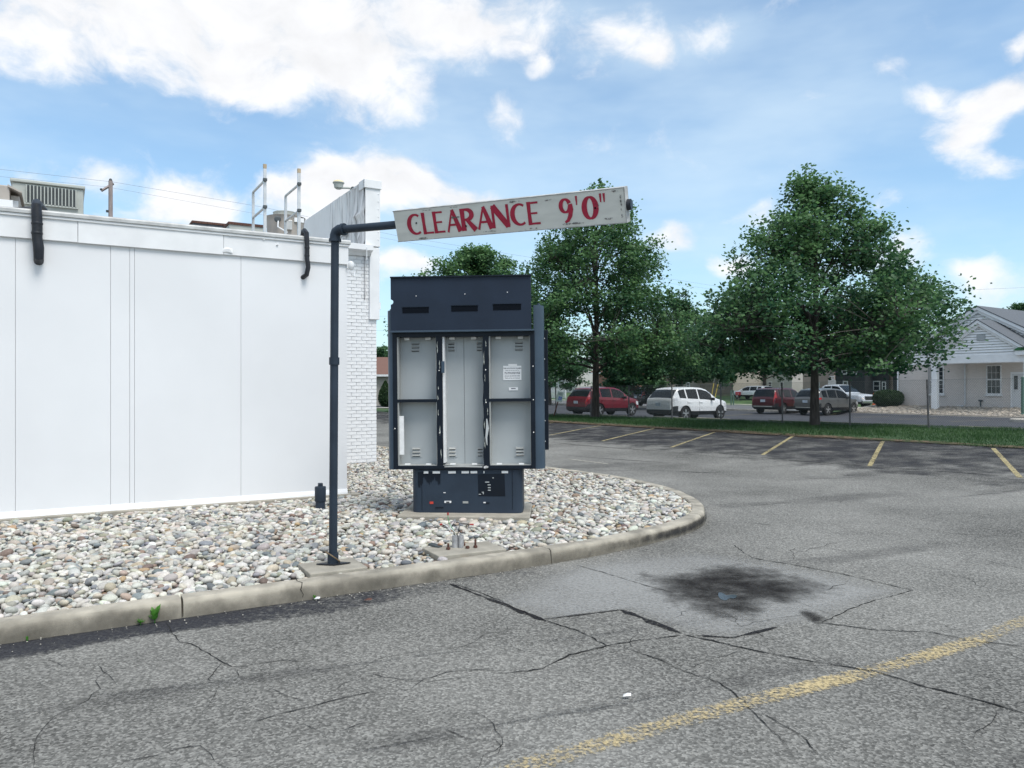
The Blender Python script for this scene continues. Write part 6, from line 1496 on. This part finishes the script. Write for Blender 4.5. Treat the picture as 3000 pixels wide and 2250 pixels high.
x_ = cs(Y6(948, 0)[0], 0)[0]; MB().tube([(x_, -.06, z_eave), (x_, -.06, zg+.15), (x_-.12, -.18, zg+.06), (x_-.35, -.3, zg+.03)], .045, 8).build('downspout', 'door_white', ch, smooth=True)
x_ = cs(Y6(510, 0)[0], 0)[0]; MB().tube([(x_, -.06, z_eave), (x_, -.06, zg)], .045, 8).build('downspout', 'sign_grey', ch)
a_ = cp(*Y6(1140, 1300), 0); MB().tube([(a_[0], -.1, zg+.05), (a_[0], -.1, a_[1])], .04, 8).build('vent_pipe', 'unit_dark', ch); MB().box((a_[0], -.1, a_[1]), (.20, .1, .09)).build('pipe_cap', 'unit_dark', ch)
# bed of stones and pale path before the church
struct(sheet_sw('planting_bed', frange(-16, 17, 1.5), frange(20.66, 25.05, .55), 'bed_stone', .02))
b = MB(); q0 = [xy(15.3-s_, 20.7) for s_ in (cs(2890, -4)[0], cs(2955, -4)[0])]; q1 = [xy(15.3-s_, 24.9) for s_ in (cs(2865, -1)[0], cs(2925, -1)[0])]
pa = [hit(*Y6(880, 1440)), hit(*Y6(1180, 1450)), hit(*Y6(1330, 1375)), hit(*Y6(1010, 1372))]
struct(MB().quad(*[(p[0], p[1], gz(p[0], p[1])+.05) for p in pa]).build('path', 'bed_pale', None, fix=True))
vb_, fb_ = v1[0], f1; V_, F_, Cc = [], [], []
for i in range(1500):
    s_, w_ = random.uniform(-4, 16.5), random.uniform(20.8, 24.9); x_, y_ = xy(s_, w_); sz = random.uniform(.05, .13); F_.append(fb_+len(V_)*len(vb_)); V_.append(vb_*sz*np.array([1.1, .9, .6])+np.array([x_, y_, gz(x_, y_)+.02])); Cc.append(np.tile(np.array((.40, .35, .29))*random.uniform(.6, 1.15), (len(vb_), 1)))
stuff(obj('bed_stones', npmesh('bed_stones', np.vstack(V_), np.vstack(F_), 'stone_mass', True, color=np.vstack(Cc))))
# clipped hedge beside the church
def bush(name, label, loc, rx, ry, h, n, leaf, m='hedge_leaf', boxy=2.6, seed=1, cone=False, cat='shrub'):
    r = np.random.default_rng(seed); t = thing(name, label, cat, loc)
    d = r.normal(size=(n, 3)); d /= np.linalg.norm(d, axis=1)[:, None]; k = (np.abs(d)**boxy).sum(1)**(-1/boxy); p = d*k[:, None]*(r.uniform(.80, 1.05, n)**.5)[:, None]
    p[:, 2] = (p[:, 2]+1)/2
    if cone: f = np.sqrt(np.clip(1.02-p[:, 2], 0, 1)); p[:, 0] *= f; p[:, 1] *= f
    C = p*np.array([rx, ry, h]); leaf_mesh('foliage', C, r.uniform(.7, 1.3, n)*leaf, m, 1.2, seed, t, .25+.5*p[:, 2])
    vv_, ff_ = ico(2); q = np.sign(vv_)*np.abs(vv_)**(2/boxy); q[:, 2] = (q[:, 2]+1)/2
    if cone: f = np.sqrt(np.clip(1.02-q[:, 2], 0, 1)); q[:, 0] *= f; q[:, 1] *= f
    obj('core', npmesh('core', q*np.array([rx*.86, ry*.86, h*.93]), ff_, 'hedge_leaf', True, attr=np.full(len(q), .05)), t); return t
hx, hy = on_w(2602, 24.3); bush('hedge_shrub', 'rounded dark clipped shrub at the left end of the church wall', (hx, hy, gz(hx, hy)), .88, .8, zpx(1142, hy)-gz(hx, hy), 7000, .07)
# green lamp pole and ring island at the right edge
x_, y_ = on_w(2996, 21.8); gp = thing('green_pole', 'dark green metal post standing in front of the church door', 'post', (x_, y_, gz(x_, y_)))
MB().lathe([(.075, 0), (.07, zpx(1105, y_)-gz(x_, y_)), (.03, zpx(1105, y_)-gz(x_, y_)+.03)], (0, 0, 0), 12).build('shaft', 'metal_green', gp, smooth=True); MB().lathe([(.14, 0), (.13, .05), (.08, .08)], (0, 0, 0), 12).build('foot', 'metal_green', gp)
c = hit(3010, 1236); ri = MB().lathe([(.75, 0), (.75, .13), (.70, .15), (.60, .15), (.56, .10), (.01, .10)], (0, 0, 0), 28).build('island_ring', 'bed_pale', None, smooth=True); ri.location = (c[0], c[1], c[2]); tag(ri, 'round concrete ring island in the far parking lot', 'planter ring')

# ------------------------------------------------------------------ houses and street furniture beyond
def house(name, label, pxa, pxb, w, eave, ridge, wallm, roofm, wins=(), depth=8., zb=None, gable_front=False, over=.35, door=None, trim=True):
    xa, ya = on_w(pxa, w); xb, yb = on_w(pxb, w); sa, sb = sw(xa, ya)[0], sw(xb, yb)[0]; wid = sa-sb
    t = thing(name, label, 'house', (xa, ya, 0), CROT, None); z0 = (gz(xa, ya) if zb is None else zb)
    MB().span((0, 0, z0-.4), (wid, depth, eave)).build('wall', wallm, t)
    if gable_front:
        MB().prism([(0, eave), (wid, eave), (wid/2, ridge)], 1, .0, depth).build('gable', wallm, t)
        for xe in (-over, wid+over):
            ze = eave-(ridge-eave)*over/(wid/2); MB().prism([(xe, ze+.12), (wid/2, ridge+.14), (wid/2, ridge), (xe, ze)], 1, -over, depth+over).build('roof', roofm, t)
            MB().prism([(xe, ze+.10), (wid/2, ridge+.12), (wid/2, ridge-.1), (xe, ze-.1)], 1, -over-.03, -over).build('rake_board', 'frame_white', t)
    else:
        MB().prism([(-over, eave-.05), (depth/2, ridge), (depth+over, eave-.05), (depth+over, eave-.2), (depth/2, ridge-.15), (-over, eave-.2)], 0, -over, wid+over).build('roof', roofm, t, fix=True)
        MB().span((-over, -over-.04, eave-.22), (wid+over, -over, eave-.04)).build('gutter', 'frame_white', t)
        MB().prism([(0, eave-.1), (depth/2, ridge-.16), (depth, eave-.1)], 0, .0, wid).build('gable', wallm, t)
    for (x0, y0, x1, y1) in wins:
        def L2(px, py):
            xq, yq = on_w(px, w); return sa-sw(xq, yq)[0], zpx(py, yq)
        a_ = L2(x0, y0); b_ = L2(x1, y1); window(t, a_[0], b_[1], b_[0], a_[1], 0, 1, 1, .10, sill=False)
    if door:
        def L2(px, py):
            xq, yq = on_w(px, w); return sa-sw(xq, yq)[0], zpx(py, yq)
        a_ = L2(door[0], door[1]); b_ = L2(door[2], door[3]); dd_ = MB().span((a_[0], -.06, b_[1]), (b_[0], .02, a_[1])).build('door', 'door_white', t); MB().box((a_[0]+.15, -.08, (a_[1]+b_[1])/2), (.05, .05, .05)).build('handle', 'aluminium', dd_)
    return t
house('charcoal_house', 'dark charcoal two storey house with white framed windows', 2447, 2534, 50, 6.4, 9.0, 'house_charcoal', 'shingle_grey', [(2466, 1074, 2482, 1097), (2500, 1074, 2512, 1097), (2470, 1116, 2485, 1138)], 9)
house('house_wing', 'single storey charcoal wing beside the two storey house', 2536, 2650, 51.5, 3.6, 5.2, 'house_charcoal', 'shingle_grey', [(2558, 1116, 2579, 1146), (2584, 1118, 2596, 1146)], 7)
house('pink_house', 'pale pink gabled house behind the stop sign', 2352, 2443, 56, 4.2, 7.0, 'house_pink', 'shingle_grey', [(2390, 1120, 2402, 1145)], 8, gable_front=True)
house('tan_house', 'tan stucco house with grey roof and white gutter behind the board fence', 1975, 2146, 52, 4.1, 6.6, 'house_tan', 'shingle_grey', [(2096, 1122, 2108, 1140), (2113, 1120, 2122, 1142), (2010, 1120, 2022, 1138)], 9)
house('brick_house', 'red brick house with white door behind the red car', 1736, 1838, 47, 3.6, 5.8, 'house_brick', 'shingle_brown', [(1810, 1118, 1828, 1140)], 8, door=(1786, 1121, 1799, 1152))
house('siding_house', 'pale siding house with wide window behind the picket fence', 1560, 1690, 50, 3.8, 6.2, 'house_pale', 'shingle_grey', [(1612, 1115, 1632, 1136), (1636, 1115, 1654, 1136)], 8)
house('grey_garage', 'pale grey garage between the brick and tan houses', 1850, 1965, 54, 3.4, 5.4, 'house_tan', 'shingle_brown', [], 7)
house('far_house', 'pale house with dark roof seen past the maroon SUV', 2205, 2320, 58, 3.6, 5.6, 'house_pale', 'shingle_grey', [(2250, 1118, 2262, 1134), (2285, 1118, 2296, 1134)], 8)
xa, ya = at(1060, 1170, 70)[:2]
bh_ = thing('brown_roof_house', 'tan house with brown hip roof seen between the brick corner and menu board', 'house', (xa, ya, 0), R(-4))
MB().span((-4, 0, -.3), (5.5, 8, zpx(1098, 70))).build('wall', 'house_tan', bh_); ze = zpx(1098, 70)
MB().add([(-4.5, -.5, ze), (6, -.5, ze), (6, 8.5, ze), (-4.5, 8.5, ze), (-1, 4, ze+1.75), (2.5, 4, ze+1.75)], [(0, 1, 5, 4), (1, 2, 5), (2, 3, 4, 5), (3, 0, 4), (0, 3, 2, 1)]).build('roof', 'shingle_brown', bh_)
MB().span((-4.5, -.56, ze-.16), (6, -.5, ze+.02)).build('gutter', 'frame_white', bh_)
p = at(1122, 1172, 64); bush('evergreen_shrub', 'dark cone shaped evergreen in front of the brown roofed house', (p[0]+.2, p[1], gz(p[0], p[1])), .75, .75, 2.2, 3000, .10, boxy=2., cone=True, seed=4)
p = hit(1112, 1187); bo = thing('bollard', 'leaning yellow bollard on the lawn beyond the brick corner', 'bollard', (p[0], p[1], p[2]))
MB().tube([(0, 0, -.05), (.12, 0, .95), (.125, 0, .99)], [.075, .075, .03], 10).build('post', 'bollard_yellow', bo, smooth=True)
# board fence (each board), picket fence (each picket)
bf = thing('board_fence', 'weathered grey brown board fence in front of the tan house', 'fence', (0, 0, 0))
xa, ya = on_w(2052, 47); xb, yb = on_w(2146, 47); sa, sb = sw(xa, ya)[0], sw(xb, yb)[0]; nbd = 30
bdm = MB().box((0, 0, .75), (.125, .02, 1.5)).mesh('board', 'fence_wood')
for i in range(nbd):
    s_ = sa+(sb-sa)*i/(nbd-1); x_, y_ = xy(s_, 47); o = obj('board', bdm, bf); o.location = (x_, y_, gz(x_, y_)+random.uniform(-.02, .03)); o.rotation_euler = (0, 0, CROT)
for zz in (.35, 1.2):
    A = Vector((*xy(sa, 47.03), gz(*xy(sa, 47))+zz)); B = Vector((*xy(sb, 47.03), gz(*xy(sb, 47))+zz)); MB().tube([A, B], .04, 4).build('rail', 'fence_wood', bf)
pf_ = thing('picket_fence', 'white picket fence behind the leaning parking sign', 'fence', (0, 0, 0))
xa, ya = on_w(1598, 38.5); xb, yb = on_w(1657, 38.5); sa, sb = sw(xa, ya)[0], sw(xb, yb)[0]; zpk = zpx(1176, ya); hpk = zpx(1148, ya)-zpk
pkm = MB().prism([(-.04, 0), (.04, 0), (.04, hpk-.05), (0, hpk), (-.04, hpk-.05)], 1, -.01, .01).mesh('picket', 'picket_white'); npk = int((sa-sb)/.14)
for i in range(npk):
    x_, y_ = xy(sa+(sb-sa)*i/(npk-1), 38.5); o = obj('picket', pkm, pf_); o.location = (x_, y_, gz(x_, y_)); o.rotation_euler = (0, 0, CROT)
for zz in (.25, hpk*.72):
    A = Vector((*xy(sa, 38.53), gz(*xy(sa, 38.5))+zz)); B = Vector((*xy(sb, 38.53), gz(*xy(sb, 38.5))+zz)); MB().tube([A, B], .03, 4).build('rail', 'picket_white', pf_)
for s_ in (sa, sb):
    x_, y_ = xy(s_, 38.5); MB().box((x_, y_, gz(x_, y_)+(hpk+.12)/2), (.12, .12, hpk+.12), rz=CROT).build('fence_post', 'picket_white', pf_)
# leaning accessible-parking sign
p = at(1620, 1228, 37.6); ps = thing('parking_sign', 'leaning pale parking sign with blue wheelchair symbol on a brown post', 'sign', (p[0], p[1], gz(p[0], p[1])), 0)
zt = zpx(1147, 37.6)-gz(p[0], p[1]); tl_ = .25; 
zs_ = zpx(1172, 37.6)-gz(p[0], p[1])
MB().tube([(0, 0, -.1), (.30, 0, zs_+.1)], .028, 6).build('post', 'rust', ps)
sp_o = MB().box((0, 0, 0), (.31, .012, .50)).build('sign_plate', 'sign_pale', ps, bevel=.004); sp_o.location = (.33, -.035, zs_+.16); sp_o.rotation_euler = (0, R(13), 0)
MB().box((.03, -.008, -.07), (.155, .004, .17)).build('symbol_panel', 'sign_blue', sp_o)
b = MB(); b.lathe([(.016, 0), (.016, -.003)], (.025, -.0105, -.015), 8, 'y'); b.strip([(.025, -.03), (.025, -.075), (.06, -.075), (.075, -.12)], .014, -.0112); pts, ws = arc(.03, -.095, .036, .036, 100, 380, lambda t: .012); b.strip(pts, ws, -.0116); b.build('wheelchair_symbol', 'paper', sp_o)
for zz in (.19, .155, .12): MB().box((0, -.0075, zz-.02), (.2, .003, .014)).build('sign_print', 'metal_green', sp_o)
# stop sign seen from behind, guy wire guards, steel post pair, mailbox-like red thing, roadworks
x_, y_ = on_w(2437, 36.6); ss = thing('stop_sign', 'grey back of an octagonal stop sign before the pink house', 'sign', (x_, y_, gz(x_, y_))); hz_ = zpx(1120, y_)-gz(x_, y_)
MB().tube([(0, 0, 0), (0, 0, hz_+.3)], .03, 6).build('post', 'sign_grey', ss); MB().prism([(.38*math.cos(R(22.5+45*i)), hz_+.38*math.sin(R(22.5+45*i))) for i in range(8)], 1, -.02, -.035).build('sign_plate', 'sign_grey', ss); MB().box((0, -.02, hz_+.48), (.5, .01, .14)).build('street_plate', 'sign_grey', ss)
for i_, (p0, p1) in enumerate((((2082, 1157), (2091, 1123)), ((2092, 1161), (2104, 1123)))):
    Yg = 66; A = at(*p0, Yg); z0 = gz(A[0], A[1]); B = at(*p1, Yg); A = (A[0], A[1], min(A[2], z0+.5)); d = Vector(B)-Vector(A); A2 = Vector(A)-d*((A[2]-z0)/d.z)
    g_ = thing('guy_wire_guard', 'slanting yellow guy wire guard in front of the board fence', 'guy guard', (A2.x, A2.y, A2.z), 0, 'yellow guy wire guards'); e_ = Vector(B)-A2
    MB().tube([(0, 0, 0), e_], .035, 6).build('sleeve', 'guy_yellow', g_); MB().tube([e_, e_*2.4], .012, 4).build('guy_wire', 'galvanised', g_)
x_, y_ = on_w(2145, 33.0); sp2 = thing('post_pair', 'pair of green grey steel posts at the pavement edge', 'post', (x_, y_, gz(x_, y_)))
for dx_ in (-.1, .12): MB().box((dx_, 0, (zpx(1143, y_)-gz(x_, y_))/2), (.09, .09, zpx(1143, y_)-gz(x_, y_))).build('post', 'metal_green', sp2)
x_, y_ = on_w(2163, 42); rm2 = thing('red_box', 'small red box with two white dots on the lawn', 'box', (x_, y_, gz(x_, y_)), CROT)
zc_ = zpx(1153, y_)-gz(x_, y_); MB().box((0, 0, max(.25, zc_)), (.50, .4, .36)).build('body', 'bright_red', rm2, bevel=.03); MB().box((0, 0, max(.25, zc_)/2-.05), (.08, .08, max(.25, zc_))).build('stand', 'fence_wood', rm2)
for dx_ in (-.16, .16): MB().lathe([(.05, 0), (.05, -.02), (.01, -.025)], (dx_, -.2, max(.25, zc_)-.05), 8, 'y').build('dot', 'paper', rm2)
x_, y_ = on_w(2566, 38.5); cn = thing('traffic_barrel', 'orange construction barrel beyond the clipped shrub', 'traffic barrel', (x_, y_, gz(x_, y_)))
hh_ = zpx(1152, y_)-gz(x_, y_); MB().lathe([(.33, 0), (.33, .06), (.27, .07), (.25, hh_*.5), (.22, hh_), (.10, hh_+.02)], (0, 0, 0), 14).build('drum', 'orange', cn, smooth=True); MB().lathe([(.263, hh_*.30), (.256, hh_*.5)], (0, 0, 0), 14).build('band', 'paper', cn)

# ------------------------------------------------------------------ utility pole and wires
up_ = at(324, 633, 42); pz = zpx(530, 42); ut = thing('utility_pole', 'wooden utility pole with short crossarm rising behind the roof', 'utility pole', (up_[0], up_[1], 0))
MB().tube([(0, 0, -.2), (0, 0, pz)], [.15, .11], 10).build('pole', 'wood_pole', ut, smooth=True)
MB().tube([(-.35, -.3, pz-.62), (.10, .1, pz-.12)], .07, 4).build('crossarm', 'wood_pole', ut); MB().lathe([(.06, 0), (.09, .05), (.05, .12), (.01, .14)], (0, 0, pz), 10).build('insulator', 'unit_dark', ut)
MB().lathe([(.06, 0), (.08, .05), (.03, .1)], (-.35, -.3, pz-.58), 8).build('insulator', 'unit_dark', ut); MB().box((-.13, -.1, zpx(620, 42)), (.1, .1, .12)).build('bracket', 'unit_dark', ut)
def wirepath(pts, label, r=.016):
    P = [Vector(at(px, py, Y)) for px, py, Y in pts]
    out = []
    for a_, b_ in zip(P, P[1:]): out += [a_.lerp(b_, i/10) for i in range(10)]
    o = MB().tube(out+[P[-1]], r*.42, 4).build('power_line', 'wire_grey', None); return tag(o, label, 'power line', 'overhead power lines')
mat('wire_grey', (.22, .24, .27), .6)
wirepath([(-400, 468, 40), (0, 496, 41), (330, 533, 42), (760, 605, 46), (1160, 690, 52), (1640, 768, 62), (2020, 826, 75), (2300, 870, 90)], 'upper power line sagging away from the utility pole top', .020)
wirepath([(-400, 500, 40), (0, 517, 41), (310, 547, 42), (760, 628, 46), (1160, 704, 52), (1640, 784, 62), (2020, 838, 75), (2300, 878, 90)], 'lower power line running from the utility pole crossarm', .016)
wirepath([(2600, 862, 80), (2780, 852, 75), (3100, 838, 70)], 'power line crossing the sky above the church roof', .022)
wirepath([(1000, 930, 90), (1140, 926, 90), (1250, 922, 90)], 'power line in the gap between the brick corner and menu board', .022)
wirepath([(1000, 962, 90), (1140, 970, 90), (1250, 976, 90)], 'power line below the others in the gap beside the menu board', .022)
